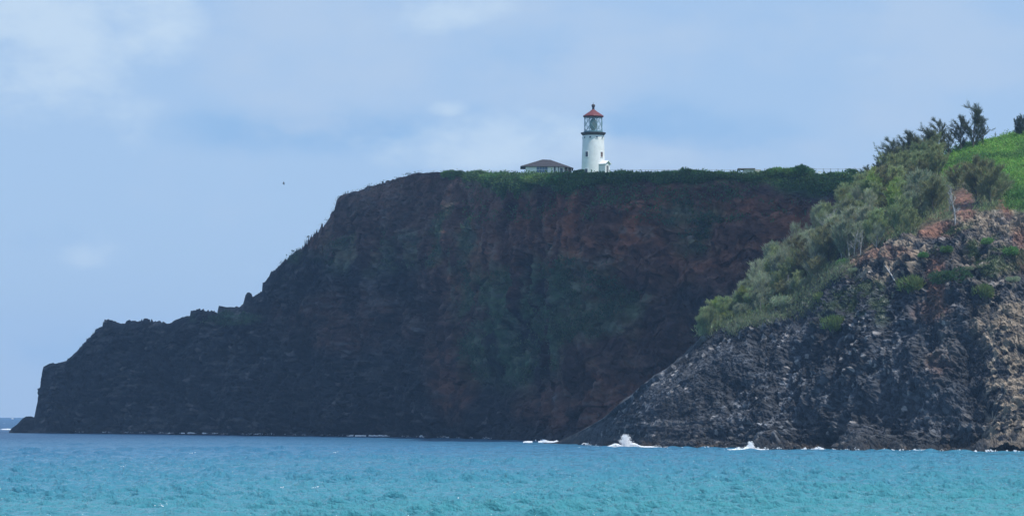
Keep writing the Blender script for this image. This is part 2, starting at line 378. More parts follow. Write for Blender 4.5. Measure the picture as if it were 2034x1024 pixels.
a1, a2, aid = cells(Gw, (2.0, 2.0, 2.2), 83)
b1, b2, bid = cells(Gw, (.68, .68, .62), 84)
face = (1-sm(sall, .97, 1.08))[None]
rough_ = np.maximum(face, .0)
toe = sm(pu, 1330, 1560)[:, None]
disp = hgt*face*(3.0*lowf + 2.4*gul)*(.25+.75*toe)*(1-sm(sall, .85, 1.0)*.6)[None] - .9*(1-toe)*face*hgt
q1, q2, bigb = cells(Gn + fbm(Gn, 6, 3, 78)[..., None]*2, (5.5, 5.5, 7.5), 79); bigb = .5+(bigb-.5)*sm(q2-q1, 0, .3); aidg = .5+(aid-.5)*sm(a2-a1, 0, .22)
disp = disp + (.15+.85*hgt)*rough_*(.5+.5*toe)*(2.6*(bigb-.5)*toe + 1.1*(aidg-.5) - .2*np.clip(.3-(a2-a1), 0, 1)*2 + .26*(bid-.5) + .45*fbm(Gn, .45, 3, 85) + .12*fbm(Gn, (1.2, 1.5, 6), 3, 88) + .8*fbm(Gn, (10, 6, .7), 3, 101)*(1-sm(Gn[..., 2], 3, 8)))
disp = disp + (1-face)*(.5*fbm(Gn, 5, 4, 86) + .25*fbm(Gn, 1.4, 3, 87))*(1-sm(sall, 2, 2.2))[None]*sm(zg, 2, 12)[:, None]
Gn = Gn+nm*disp[..., None]
px, py = proj(Gn)
w = fbm(Gn, 6, 4, 91); w2 = fbm(Gn, 1.6, 4, 92); w3 = fbm(Gn, 14, 4, 93)
c = np.zeros(Gn.shape)+(.024, .027, .032)
c = mixc(c, (.055, .060, .070), sm(fbm(Gn, (5, 6, 9), 4, 99), -.15, .3)*.8)
ledge = sm(fbm(Gn, (14, 8, .55), 4, 101), .05, .35)*(1-sm(Gn[..., 2], 3, 8))
c = mixc(c, (.11, .11, .115), ledge*.7)
c = mixc(c, (.050, .052, .060), sm(w2+.5*w, .05, .5)*.8)
lil = np.maximum.reduce([blob(px, py, 1520, 790, 90, 110, w3)*1.0, blob(px, py, 1310, 775, 90, 60, w3)*.8, blob(px, py, 1480, 660, 120, 50, w3)*.7, blob(px, py, 1800, 680, 160, 90, w3)*.35, blob(px, py, 1700, 800, 400, 90, w3)*.30])
c = mixc(c, (.16, .168, .185), np.clip(lil*1.1, 0, 1)*np.clip(sm(bid, .74, .84)*.8*sm(w3+w, -.45, .2)+.25*sm(w2, 0, .3)*sm(w, -.2, .3), 0, 1))
c = mixc(c, (.24, .22, .21), (bid > .955)*sm(w, -.3, .1)*.8)
tan = np.maximum.reduce([sm(px + 25*w, 1935, 1975)*sm(py, 560, 620), blob(px, py, 2010, 640, 60, 70, w)*1.0, blob(px, py, 1955, 500, 60, 60, w)*.6, blob(px, py, 1760, 500, 90, 30, w), blob(px, py, 1740, 540, 70, 22, w)*.9,
    blob(px, py, 1960, 440, 110, 24, w)*.9, blob(px, py, 1860, 660, 40, 70, w)*.2, blob(px, py, 2000, 560, 22, 70, w)*.9])
c = mixc(c, (.22, .175, .13), tan*sm(aid*.6+bid*.4+.4*w2, .25, .62))
red = np.maximum.reduce([blob(px, py, 1915, 405, 26, 34, w), blob(px, py, 1870, 455, 46, 18, w), blob(px, py, 1860, 560, 16, 60, w)*.8, blob(px, py, 1850, 620, 34, 20, w)*.45, blob(px, py, 1860, 720, 24, 24, w)*.25,
    blob(px, py, 2000, 400, 18, 30, w), blob(px, py, 1745, 500, 60, 14, w)*.7, blob(px, py, 1690, 517, 40, 12, w)*.6, blob(px, py, 2030, 500, 20, 50, w)*.7])
c = mixc(c, (.18, .092, .064), red*(.55+.45*sm(w2, -.3, .2)))
grn = sm(w + .3*w2, .05, .3)*np.maximum.reduce([blob(px, py, 1900, 500, 160, 60, w3), blob(px, py, 1700, 600, 120, 50, w3)*.7, blob(px, py, 1880, 580, 60, 50, w3)*.8])
c = mixc(c, (.055, .085, .035), grn*.85)
# wave-washed band with rusty weed just above the water
c = mixc(c, (.10, .065, .035), (1-sm(Gn[..., 2] + .5*w2, .7, 1.5))*sm(w + .5*w2, -.15, .25)*.8)
c = mixc(c, (.022, .024, .026), (1-sm(Gn[..., 2]+w2, 1.8, 3.4))*.5)
soil = sm(sall, .98, 1.04)[None]*sm(px, 1380, 1420)
sc_ = np.zeros(Gn.shape)+(.075, .085, .040); sc_ = mixc(sc_, (.16, .085, .055), sm(w, .1, .4)*.7)
c = mixc(c, sc_, soil*(1-red))
gline = interp(px, [(1840,320),(1870,345),(1900,350),(1990,352),(2005,415),(2700,425)])
grass_m = soil*sm(px, 1845, 1870)*(1-sm(py, gline-10, gline+10))
gc = np.zeros(Gn.shape)+(.15, .25, .045); gc = mixc(gc, (.075, .155, .04), sm(w3+.6*w, -.1, .45)*.8); gc = mixc(gc, (.15, .21, .05), sm(w2+.4*w, .05, .5)*.45)
c = mixc(c, gc, grass_m)
c *= (.7+.6*bid)[..., None]*(1-.0*soil)[..., None]
head = np_mesh('headland', Gn.reshape(-1, 3), grid_faces(nu2, Gn.shape[1])[:, ::-1], M_rock, col=c.reshape(-1, 3))
tag(head, kind='structure', label='near rocky headland with wooded slope and green hilltop')
NEAR = Gn; NPX, NPY = px, py; NPU = pu

def on_grid(G, PXg, PYg, pus, x, y, lo=0, hi=None):
    """surface point of a terrain at the station seen at column x whose height matches row y"""
    i = int(np.argmin(np.abs(pus-x))); colm = PYg[i, lo:hi]
    j = int(np.argmin(np.abs(colm-y)))+lo
    return Vector(G[i, j]), i, j
def near(x, y, lo=0): return on_grid(NEAR, NPX, NPY, NPU, x, y, lo, nf+ns)[0]
MPU = np.concatenate([np.linspace(18, 1500, 1040), np.linspace(1504, 2300, 1150-1040)])
def mainp(x, y): return on_grid(MAIN, MPX, MPY, MPU, x, y, 0, nvf+nvp)[0]

# ------------------------------------------------------------------ unseen cloud, its outline shaped to shade the far cliff
FOOT = sorted([((p_-1017)/F*float(main_Db(p_)), float(main_Db(p_))) for p_ in (18, 300, 500, 770, 1000, 1110, 1400, 2300)])
FOOT = [(-400, FOOT[0][1])] + FOOT
def build_shade_cloud():
    alt = 720.0; rs = np.random.default_rng(8); hx = sv.x/sv.z; hy = sv.y/sv.z; V = []; Fs = []; b = 0
    th = np.linspace(0, math.pi, 9); ph = np.linspace(0, 2*math.pi, 13)
    T, H = np.meshgrid(th, ph, indexing='ij'); nn = np.stack([np.sin(T)*np.cos(H), np.sin(T)*np.sin(H), np.cos(T)], -1).reshape(-1, 3); gf = grid_faces(9, 13)
    bx = [p_[0] for p_ in FOOT]; by = [p_[1] for p_ in FOOT]
    def sd(x, y):       # depth inside the shaded ground outline
        fy = float(np.interp(x, bx, by)); f_ = (y-fy+7)*.55; bk = fy+float(np.interp(x, [-160, -60, 0, 60], [26, 33, 36, 36]))+1-y
        if y > 712 and x > -20: return min(-20-x, 712-y)
        return min(x+330, 190-x, f_, bk*.8, max(-20-x, 712-y))
    n = 0
    while n < 2200:
        x = rs.uniform(-320, 190); y = rs.uniform(628, 1250); d = sd(x, y)
        if d < 3: continue
        r = min(d*1.02, 34)*rs.uniform(.75, 1.0)
        z = alt + rs.uniform(-8, 8); v = nn*r*np.array([1, 1, .7])*(1+.18*vnoise(nn*1.7+n*3.3, 4))[:, None]+np.array([x+hx*(z-45), y+hy*(z-45), z])
        V.append(v); Fs.append(gf+b); b += len(nn); n += 1
    m = mat('cloud_white', (.85, .86, .88), rough=1, spec=0, nscale=.01)
    tag(np_mesh('cloud', np.concatenate(V), np.concatenate(Fs), m, smooth=True), 'unseen cumulus cloud shaped to shade the far cliff', kind='structure')
build_shade_cloud()

# ------------------------------------------------------------------ sea
def build_sea():
    nr = 1500
    t = np.linspace(0, 1, nr)
    rad = 1/np.interp(t, [0, .04, .93, 1], [1/8., 1/150., 1/1150., 1/4100.])
    fine = np.linspace(-10.5, 10.5, 900); coarse = np.concatenate([np.linspace(11.5, 180, 40)])
    ang = np.radians(np.concatenate([-coarse[::-1], fine, coarse]))
    R, A = np.meshgrid(rad, ang, indexing='ij'); X = R*np.sin(A); Y = R*np.cos(A)
    dr = np.gradient(rad)[:, None]; da = np.gradient(ang)[None]*R; step = np.maximum(dr*.8, da)
    Z = np.zeros_like(X); rs = np.random.default_rng(5)
    for k in range(64):
        lam = .7*(6.5/.7)**(k/63.0); th = math.radians(-97 + rs.normal()*24)      # wind sea travelling in from behind right
        amp = .0215*lam**.5*rs.uniform(.6, 1.3); ph = rs.uniform(0, 6.283)
        q = (X*math.cos(th)+Y*math.sin(th))*2*math.pi/lam + ph + 1.2*np.sin(X*.021*(1+k%5)+k)+1.2*np.cos(Y*.017*(1+k%3)+k*2)
        s = np.sin(q); Z += amp*(s+.35*s*s)*(1-sm(step, lam*.3, lam*.6))
    Z += .05*vnoise(np.stack([X/5, Y/5, X*0], -1), 3)*(1-sm(step, 2, 5)) + .08*vnoise(np.stack([X/2.2, Y/2.2, X*0], -1), 4)*(1-sm(step, .5, 1.2))
    Z -= Z.mean()
    Z *= .62+.75*sm(fbm(np.stack([X/26, Y/48, X*0], -1), 1.0, 3, 6), -.4, .4)
    calm = 1-.12*sm(R, 400, 700)
    Z *= calm
    V = np.stack([X, Y, Z], -1).reshape(-1, 3)
    f = grid_faces(nr, len(ang))
    m = bpy.data.materials.new('sea_water'); m.use_nodes = True; n = m.node_tree.nodes; l = m.node_tree.links
    b = n['Principled BSDF']; b.inputs['Roughness'].default_value = .09; b.inputs['IOR'].default_value = 1.33
    tcn = n.new('ShaderNodeTexCoord'); sx = n.new('ShaderNodeSeparateXYZ'); l.new(tcn.outputs['Object'], sx.inputs[0])
    nz = n.new('ShaderNodeTexNoise'); nz.inputs['Scale'].default_value = .022; nz.inputs['Detail'].default_value = 4
    l.new(tcn.outputs['Object'], nz.inputs['Vector'])
    # depth of water over the sand: distance from the beach, shoaling to the right
    a1 = n.new('ShaderNodeMath'); a1.operation = 'MULTIPLY_ADD'; a1.inputs[1].default_value = 150; l.new(nz.outputs['Fac'], a1.inputs[0]); l.new(sx.outputs['Y'], a1.inputs[2])
    a2 = n.new('ShaderNodeMath'); a2.operation = 'MULTIPLY_ADD'; a2.inputs[1].default_value = -1.1; l.new(sx.outputs['X'], a2.inputs[0]); l.new(a1.outputs[0], a2.inputs[2])
    mr = n.new('ShaderNodeMapRange'); mr.inputs['From Min'].default_value = 200; mr.inputs['From Max'].default_value = 1000; l.new(a2.outputs[0], mr.inputs['Value'])
    cr = n.new('ShaderNodeValToRGB'); e = cr.color_ramp.elements
    e[0].position = 0; e[0].color = (.064, .300, .325, 1); e[1].position = 1; e[1].color = (.02, .08, .17, 1)
    x = cr.color_ramp.elements.new(.2); x.color = (.054, .240, .330, 1); x = cr.color_ramp.elements.new(.5); x.color = (.038, .172, .295, 1)
    l.new(mr.outputs[0], cr.inputs[0])
    l.new(cr.outputs[0], b.inputs['Base Color'])
    rr = n.new('ShaderNodeMapRange'); rr.inputs['From Min'].default_value = 280; rr.inputs['From Max'].default_value = 800; rr.inputs['To Min'].default_value = .09; rr.inputs['To Max'].default_value = .42
    l.new(sx.outputs['Y'], rr.inputs['Value']); l.new(rr.outputs[0], b.inputs['Roughness'])
    bn = n.new('ShaderNodeTexNoise'); bn.inputs['Scale'].default_value = .9; bn.inputs['Detail'].default_value = 7; bn.inputs['Roughness'].default_value = .62
    mp = n.new('ShaderNodeMapping'); mp.inputs['Scale'].default_value = (1, .6, 1); l.new(tcn.outputs['Object'], mp.inputs[0]); l.new(mp.outputs[0], bn.inputs['Vector'])
    bp = n.new('ShaderNodeBump'); bp.inputs['Distance'].default_value = 1.2; l.new(bn.outputs['Fac'], bp.inputs['Height']); l.new(bp.outputs[0], b.inputs['Normal'])
    o = np_mesh('sea', V, f[:, ::-1], m, smooth=True)
    tag(o, kind='structure', label='choppy turquoise sea')
    return X, Y, Z
SX, SY, SZ = build_sea()

# ------------------------------------------------------------------ foam and spray
def lumps(pts, rad, jit=.35, rs=None):
    """small faceted balls: returns V, F"""
    oc = np.array([(1,0,0),(-1,0,0),(0,1,0),(0,-1,0),(0,0,1),(0,0,-1)], float)
    fc = np.array([(0,2,4),(2,1,4),(1,3,4),(3,0,4),(2,0,5),(1,2,5),(3,1,5),(0,3,5)])
    n = len(pts); V = pts[:, None, :] + oc[None]*rad[:, None, None]*(1+RNG.uniform(-jit, jit, (n, 6, 3)))
    Fc = (fc[None]+6*np.arange(n)[:, None, None]).reshape(-1, 3)
    return V.reshape(-1, 3), Fc
def splash(name, label, px, D, wid, hgt, peak, n):
    n = int(n*1.6)
    cx = (px-1017)/F*D; pts = []; rad = []
    for k in range(n):
        if RNG.random() < .55:                # spreading apron of white water
            u = RNG.normal()*.42; x = u*wid; top = .36*hgt*math.exp(-(u*1.6)**2)*(.6+.4*math.sin(u*9+px)); z = RNG.uniform(-.1, 1)*top; r = RNG.uniform(.05, .16)
        else:                                 # thrown plume
            t = RNG.random()**1.15; lob = RNG.integers(0, 5); lx_ = [-.10, 0, .06, .13, -.03][lob]*wid; lz = [.55, 1.0, .8, .45, .9][lob]; x = peak*wid + lx_*(.4+.6*t) + RNG.normal()*wid*(.035+.035*t); z = t*hgt*lz + RNG.normal()*.05; r = RNG.uniform(.03, .12)*(1.1-.6*t)
        pts.append((cx+x, D+RNG.normal()*.9, z+.12)); rad.append(r)
    V, Fc = lumps(np.array(pts), np.array(rad)*.9)
    o = np_mesh(name, V - np.array([cx, D, 0]), Fc, M_foam); o.location = (cx, D, 0)
    tag(o, label, 'wave splash')
splash('wave_splash', 'tall white burst of spray where a wave breaks on the near headland rocks', 1243, 553, 4.8, 2.2, -.01, 6500)
splash('wave_splash', 'low white breaking wave at the foot of the near headland, right of the tall burst', 1484, 513, 2.6, 1.35, .2, 2600)
def foam():
    V = []; pr = []
    bands = [(0,26,853,1.0),(115,170,857,.35),(290,330,858,.25),(330,620,861,.35),(500,620,862,.7),(684,700,862,.6),(690,775,866,1.0),(796,806,868,1.0),(820,960,868,.2),(1036,1112,879,1.0),(1050,1090,876,.5),
             (1290,1330,888,.3),(1455,1505,890,.6),(1590,1640,893,.3),(1805,1880,895,.8),(1900,2034,898,.06),(1130,1210,884,.08)]
    wl = [(18,857),(300,860),(500,862.5),(770,866.5),(1000,872),(1110,878),(1150,883),(1200,887),(1300,890),(1600,893),(1850,897),(2034,898)]
    for x0, x1, y, den in bands+[(120,1000,None,.035),(1290,2034,None,.035)]:
        n = int((x1-x0)*44*den)
        for k in range(n):
            x = RNG.uniform(x0, x1); e = max(.25, min(1, (x-x0)/8, (x1-x)/8))
            g = float(fbm(np.array([[x/9.0, (y or 7)*.37, 0]]), 1.0, 3, 12)[0])
            if g < (.05 if den < .5 else -.25): continue
            yy = y if y else interp(x, wl)+.2
            D = EYE*F/(yy+RNG.normal()*(.45 if y else .3)-HZ)
            V.append(((x-1017)/F*D, D, .14+RNG.random()*(.12+.5*max(0, g))*e)); pr.append(RNG.uniform(.04, .11)*e*(1 if y else .8))
    v, f = lumps(np.array(V), np.array(pr)); v[:, 2] = v[:, 2]
    tag(np_mesh('shore_foam', v, f, M_foam), 'thin white wash along the foot of the cliffs', 'foam', kind='stuff')
    V = []; pr = []
    caps = [(785,942),(765,952),(380,903),(395,921),(665,901),(905,997),(915,1000),(620,975),(560,975),(325,1010),(190,977),(1150,892),(1500,915),(1250,958),(890,1007),(1700,990),(320,1012),(25,832),(8,841),(560,898),(1330,930),(1590,960),(1820,925),(240,930)]
    for x, y in caps:
        D = EYE*F/(y-HZ); k0 = 5 if y > 840 else 40
        s = .25 if y > 840 else .5
        for k in range(k0):
            V.append(((x-1017)/F*D+RNG.normal()*s, D+RNG.normal()*s*.6, .22+RNG.random()*.15+(.2 if y < 840 else 0))); pr.append(RNG.uniform(.02, .06)*(4 if y < 840 else 1)*min(2.2, max(1, D/350)))
    v, f = lumps(np.array(V), np.array(pr))  # white foam lumps as small whitecaps
    tag(np_mesh('whitecap_foam', v, f, M_foam), 'scattered small whitecaps on the open water', 'foam', kind='stuff')
foam()

# ------------------------------------------------------------------ vegetation builders
def blades(base, dirs, length, width, cols, rs):
    """thin kite-shaped leaf sprays"""
    n = len(base); d = dirs/np.linalg.norm(dirs, axis=1, keepdims=True)
    r = rs.normal(size=(n, 3)); s = np.cross(d, r); s /= np.maximum(np.linalg.norm(s, axis=1, keepdims=True), 1e-5)
    L_ = length[:, None]; w = width[:, None]
    V = np.stack([base, base+d*L_*.45+s*w*.5, base+d*L_, base+d*L_*.45-s*w*.5], 1)
    C = np.repeat(cols[:, None, :], 4, 1)
    return V.reshape(-1, 3), np.arange(4*n).reshape(n, 4), C.reshape(-1, 3)
def leafcol(n, base, rs, var=.35):
    c = np.asarray(base)[None]*(1+rs.uniform(-var, var, (n, 1))); c = c*(1+rs.uniform(-.12, .12, (n, 3))); return c
def tree_meshes(seed, h=6.0, spread=.42, nb=16, nleaf=3000, lean=(-.15, 0), wind=(-.35, 0, .35), base=(.075, .095, .050), low=.18, dead=False, blade=(.45, .95, .085), multi=1, bark=None, scat=.05):
    """returns (trunk mesh, crown mesh or None) of one tree standing at the origin"""
    rs = np.random.default_rng(seed); mb = MB(); tips = []
    for mstem in range(multi):
        a0 = rs.uniform(0, 6.28); sp = .0 if multi == 1 else .30
        pts = []; x = np.zeros(3); off_ = np.array([math.cos(a0)*sp, math.sin(a0)*sp, 0])*h*rs.uniform(.3, 1)
        hh = h*rs.uniform(.75, 1.0) if multi > 1 else h
        for i in range(9):
            t = i/8; bend = rs.normal(size=3)*.02*h; bend[2] = 0
            pts.append(np.array([lean[0]*h*t**1.6, lean[1]*h*t**1.6, t*hh-.3]) + off_*t + bend*t)
        r0 = .022*h*(.7 if multi > 1 else 1)
        mb.tube(pts, [r0*(1-.88*i/8)+.01 for i in range(9)], 6)
        P_ = np.array(pts)
        for k in range(nb):
            t = low+(1-low)*(k+rs.random())/nb; i = min(7, int(t*8)); p = P_[i]+(P_[i+1]-P_[i])*(t*8-i)
            a = rs.uniform(0, 6.28); ln = spread*h*(1.08-t)**.6*rs.uniform(.55, 1.1)/(1.4 if multi > 1 else 1)
            d = np.array([math.cos(a), math.sin(a), rs.uniform(.35, 1.0)]); d = d/np.linalg.norm(d)+np.array(wind)*.6; 
            q = [p]
            for j in range(1, 5): q.append(p+d*ln*j/4+np.array([wind[0], wind[1], .28])*ln*(j/4)**2*.35+rs.normal(size=3)*ln*.03)
            mb.tube(q, [.0085*h*(1-t*.6)*(1-.8*j/4)+.006 for j in range(5)], 4)
            Q = np.array(q); tips.append((Q, ln))
            for s_ in range(3 if not dead else 5):
                jj = rs.uniform(1.0, 3.8); i2 = int(jj); pp = Q[i2]+(Q[i2+1]-Q[i2])*(jj-i2) if i2 < 4 else Q[4]
                dd = d+rs.normal(size=3)*.55; dd[2] = abs(dd[2])*.8+.1; l2 = ln*rs.uniform(.25, .55)
                q2 = [pp, pp+dd*l2*.5, pp+dd*l2+np.array([0, 0, .1*l2])]
                mb.tube(q2, [.0045*h*(1-t*.5), .003*h, .004], 3); tips.append((np.array([q2[0], q2[0]*.5+q2[1]*.5, q2[1], q2[1]*.5+q2[2]*.5, q2[2]]), l2))
        # leader
        tips.append((P_[4:9], h*.4))
    me = bpy.data.meshes.new('trunk'); me.from_pydata(mb.v, [], mb.f); me.materials.append(bark or (M_grey if dead else M_bark)); me.update()
    if dead and nleaf == 0: return me, None
    per = np.array([l for _, l in tips]); per = per/per.sum(); B = []; Dr_ = []
    for (Q, ln), w in zip(tips, per):
        n = int(nleaf*w)+1; t = rs.uniform(.6, 4, n)*.999 if len(Q) == 5 else rs.uniform(.6, 3.99, n); i = t.astype(int)
        p = Q[i]+(Q[i+1]-Q[i])*(t-i)[:, None]+rs.normal(size=(n, 3))*scat*h*np.array([.5, .5, .4])
        ax = Q[-1]-Q[0]; ax = ax/np.linalg.norm(ax)
        dd = ax[None]*1.0+rs.normal(size=(n, 3))*.45+np.array(wind)[None]*.8
        B.append(p); Dr_.append(dd)
    B = np.concatenate(B); Dr_ = np.concatenate(Dr_); n = len(B)
    V, Fc, C = blades(B, Dr_, rs.uniform(blade[0], blade[1], n), rs.uniform(.6, 1.4, n)*blade[2], leafcol(n, base, rs), rs)
    o = np_mesh('crown', V, Fc, M_leaf, col=C); cm = o.data; bpy.data.objects.remove(o)
    return me, cm
def plant(kind, ms, loc, label, cat, group=None, sc=1.0, rz=0.0, parts=('trunk', 'crown')):
    o = empty(kind, loc, rz, sc); tag(o, label, cat, group)
    for nme, me in zip(parts, ms):
        if me is None: continue
        c = bpy.data.objects.new(nme, me); COL.objects.link(c); c.parent = o
    return o
def bush_mesh(seed, r=1.0, hz=.75, n=1400, base=(.05, .10, .035), up=.6, blade=(.16, .34, .10), wind=(0, 0, 0)):
    rs = np.random.default_rng(seed); 
    nl = 9; ctr = rs.normal(size=(nl, 3))*np.array([.45, .45, .18])*r; ctr[:, 2] = np.abs(ctr[:, 2])+.15*r; rr = rs.uniform(.32, .6, nl)*r
    k = rs.integers(0, nl, n); d = rs.normal(size=(n, 3)); d /= np.linalg.norm(d, axis=1, keepdims=True)
    p = ctr[k]+d*rr[k][:, None]*rs.uniform(.6, 1.05, n)[:, None]; p[:, 2] *= hz; p = p[p[:, 2] > -.15]; d = d[:len(p)]
    dd = rs.normal(size=p.shape)*.6+p/r*.8+np.array([wind[0], wind[1], up+wind[2]])
    n = len(p); tone = np.repeat(rs.uniform(.75, 1.3, nl)[:, None], 3, 1)
    V, Fc, C = blades(p, dd, rs.uniform(blade[0], blade[1], n)*r, rs.uniform(.6, 1.3, n)*blade[2]*r, leafcol(n, base, rs), rs)
    o = np_mesh('foliage', V, Fc, M_leaf, col=C); me = o.data; bpy.data.objects.remove(o)
    mb = MB()
    for i in range(nl): mb.tube([(0, 0, -.3), tuple(ctr[i]*.5), tuple(ctr[i]*np.array([1, 1, hz]))], [.05*r, .03*r, .01*r], 4)
    sm_ = bpy.data.meshes.new('stem'); sm_.from_pydata(mb.v, [], mb.f); sm_.materials.append(M_bark); sm_.update()
    return sm_, me

OLIVE = (.30, .34, .16); GREY = (.34, .37, .24); YELLOW_GREEN = (.26, .31, .08); BROWN = (.21, .20, .10)  # leaf tones: olive, grey, yellow-green, brown
sky_t = [tree_meshes(101+i, h=7, spread=.38, nb=26, nleaf=3600, lean=(-.06*(i-1), 0), wind=(-.30, 0, .55), base=(.095, .11, .06), low=.10, blade=(.3, .8, .055), scat=.03) for i in range(4)]
dense = [tree_meshes(201+i, h=6, spread=.48, nb=20, nleaf=5600, lean=(-.05, -.05), wind=(.10, 0, .75), base=b, low=.05, blade=(.4, .95, .07), scat=.055) for i, b in enumerate([OLIVE, GREY, OLIVE, BROWN, YELLOW_GREEN])]
twiggy = [tree_meshes(301+i, h=6, spread=.40, nb=16, nleaf=1700, lean=(.05, 0), wind=(.12, 0, .9), blade=(.5, 1.2, .05), base=GREY, low=.1, bark=M_grey) for i in range(3)]
deadt = [tree_meshes(401+i, h=6, spread=.34, nb=13, nleaf=0, dead=True, lean=((-.15, .12)[i % 2], 0), wind=(0, 0, .5), low=.25) for i in range(3)]
fan = [tree_meshes(501+i, h=5, spread=.25, nb=9, nleaf=3600, multi=7, wind=(.0, 0, .4), base=(.055, .078, .05), low=.2, blade=(.25, .5, .06), scat=.025) for i in range(2)]

# skyline trees: each with its own words
sk = [
 (1932, 280, 205, sky_t[0], 'tallest feathery ironwood on the skyline, at the left end of the green hilltop'),
 (1908, 290, 226, sky_t[1], 'open-branched ironwood leaning left just beside the tallest skyline tree'),
 (1953, 281, 228, sky_t[2], 'short bushy ironwood hugging the right side of the tallest skyline tree'),
 (1872, 312, 233, sky_t[3], 'broad dark round-topped ironwood left of the tallest skyline tree'),
 (1884, 322, 262, sky_t[1], 'dense dark tree filling the gap below the broad round-topped ironwood'),
 (1852, 335, 262, dense[0], 'full grey-green crown between the broad round-topped ironwood and its spiky left neighbour'),
 (1822, 343, 278, dense[1], 'full grey crown in front of the slim wind-swept skyline ironwood'),
 (1790, 355, 292, dense[1], 'rounded grey-green crown filling the middle of the descending skyline row'),
 (1838, 330, 252, sky_t[0], 'spiky ironwood with several pointed tips, left of the broad round-topped one'),
 (1818, 340, 262, sky_t[2], 'slim wind-swept ironwood between two spiky skyline trees'),
 (1803, 345, 256, sky_t[1], 'thin pointed ironwood standing up high midway down the skyline row'),
 (1780, 355, 272, sky_t[3], 'ragged ironwood curling left at its tip on the descending skyline'),
 (1760, 365, 288, sky_t[0], 'grey-brown ironwood with a comb of leaning shoots near the lower end of the skyline row'),
 (1741, 372, 313, fan[0], 'small bluish tree at the lower left end of the skyline row'),
 (1726, 378, 328, sky_t[2], 'lowest small dark tree where the wooded slope meets the far cliff top'),
 (2024, 268, 224, fan[0], 'dark many-stemmed tree fanning up behind the crest of the green hill at the right edge'),
 (2040, 266, 218, fan[1], 'dark many-stemmed tree half cut off by the right edge above the hill'),
]
for x, yb, yt, ms, lab in sk:
    i = int(np.argmin(np.abs(NPU-x)))
    jr = nf+ns-12; p = Vector(NEAR[i, jr]); D = p.y
    yb2 = HZ-(p.z-EYE)/D*F
    h = max(1.5, (yb2-yt)/F*D)
    h0 = 5 if ms in fan else (6 if ms in dense else 7)
    plant('ironwood_tree', ms, p-Vector((0, 0, .1)), lab, 'tree', 'ironwood trees on the skyline', sc=h/h0*.93, rz=random.uniform(-.4, .4))

# thicket on the slope; (column, row of its foot, height m, kind)
rnd = random.Random(5); placed = []
def thick(n, xr, kinds, wts, hr, label, group, tmin=.02, tmax=.95, cat='tree', name='ironwood_tree', cond=None):
    k = 0; tries = 0
    while k < n and tries < n*60:
        tries += 1
        x = rnd.uniform(*xr); t = rnd.uniform(tmin, tmax); i = int(np.argmin(np.abs(NPU-x))); j = nf+int(t*ns)
        p = Vector(NEAR[i, j]); py_ = HZ-(p.z-EYE)/p.y*F
        if cond and not cond(x, py_): continue
        if any((p-q).length < dmin for q, dmin in placed): continue
        h = rnd.uniform(*hr); placed.append((p, h*.30))
        ms = rnd.choices(kinds, wts)[0]
        plant(name, ms, p-Vector((0, 0, .1)), label, cat, group, sc=h/6, rz=rnd.uniform(-.5, .5)); k += 1
# leave bare: red soil chute and the grass
def ok(x, y):
    if 1885 < x < 1930 and y > 360: return False
    if x > 1835 and y < 350: return False
    if x > 1862 and y < interp(x, [(1862,325),(1900,330),(1990,340)]): return False
    if x > 1995: return False
    if 1840 < x < 1900 and y > 430: return False
    return True
thick(30, (1395, 1520), dense+twiggy[:1], [3,2,2,1,4,1], (2.2, 4.4), 'low yellow-green ironwood in the lower left tail of the slope thicket', 'ironwoods in the lower tail of the thicket', cond=ok)
thick(34, (1500, 1640), dense+twiggy, [2,4,1,2,0,2,2,2], (3.4, 6.0), 'grey-green feathery ironwood in the lower middle of the slope thicket', 'ironwoods in the lower middle of the thicket', cond=ok)
thick(34, (1620, 1740), dense+twiggy, [3,2,3,1,1,1,1,1], (4.0, 6.5), 'olive ironwood in the middle of the slope thicket among bare grey stems', 'ironwoods in the middle of the thicket', cond=ok)
thick(36, (1730, 1870), dense, [3,1,3,2,2], (4.0, 6.2), 'olive-green bushy ironwood in the upper thicket below the skyline trees', 'ironwoods in the upper thicket', cond=ok)
# big brown-green clump above the rock face
for x, y, h, ms, lab in [(1940, 405, 7.2, dense[3], 'large brownish-green ironwood left half of the clump overhanging the rock face below the green hill'),
                     (1968, 408, 6.6, dense[3], 'large brownish-green ironwood, right half of the clump overhanging the rock face below the green hill'),
                     (1990, 395, 4.2, dense[0], 'smaller olive tree at the right foot of the brownish clump, against bright green grass'),
                     (1900, 376, 4.0, dense[3], 'brown-tinged ironwood just left of the red soil scar')]:
    plant('ironwood_tree', ms, near(x, y, nf-10)-Vector((0, 0, .2)), lab, 'tree', 'large trees above the rock face', sc=h/6, rz=rnd.uniform(-.3, .3))
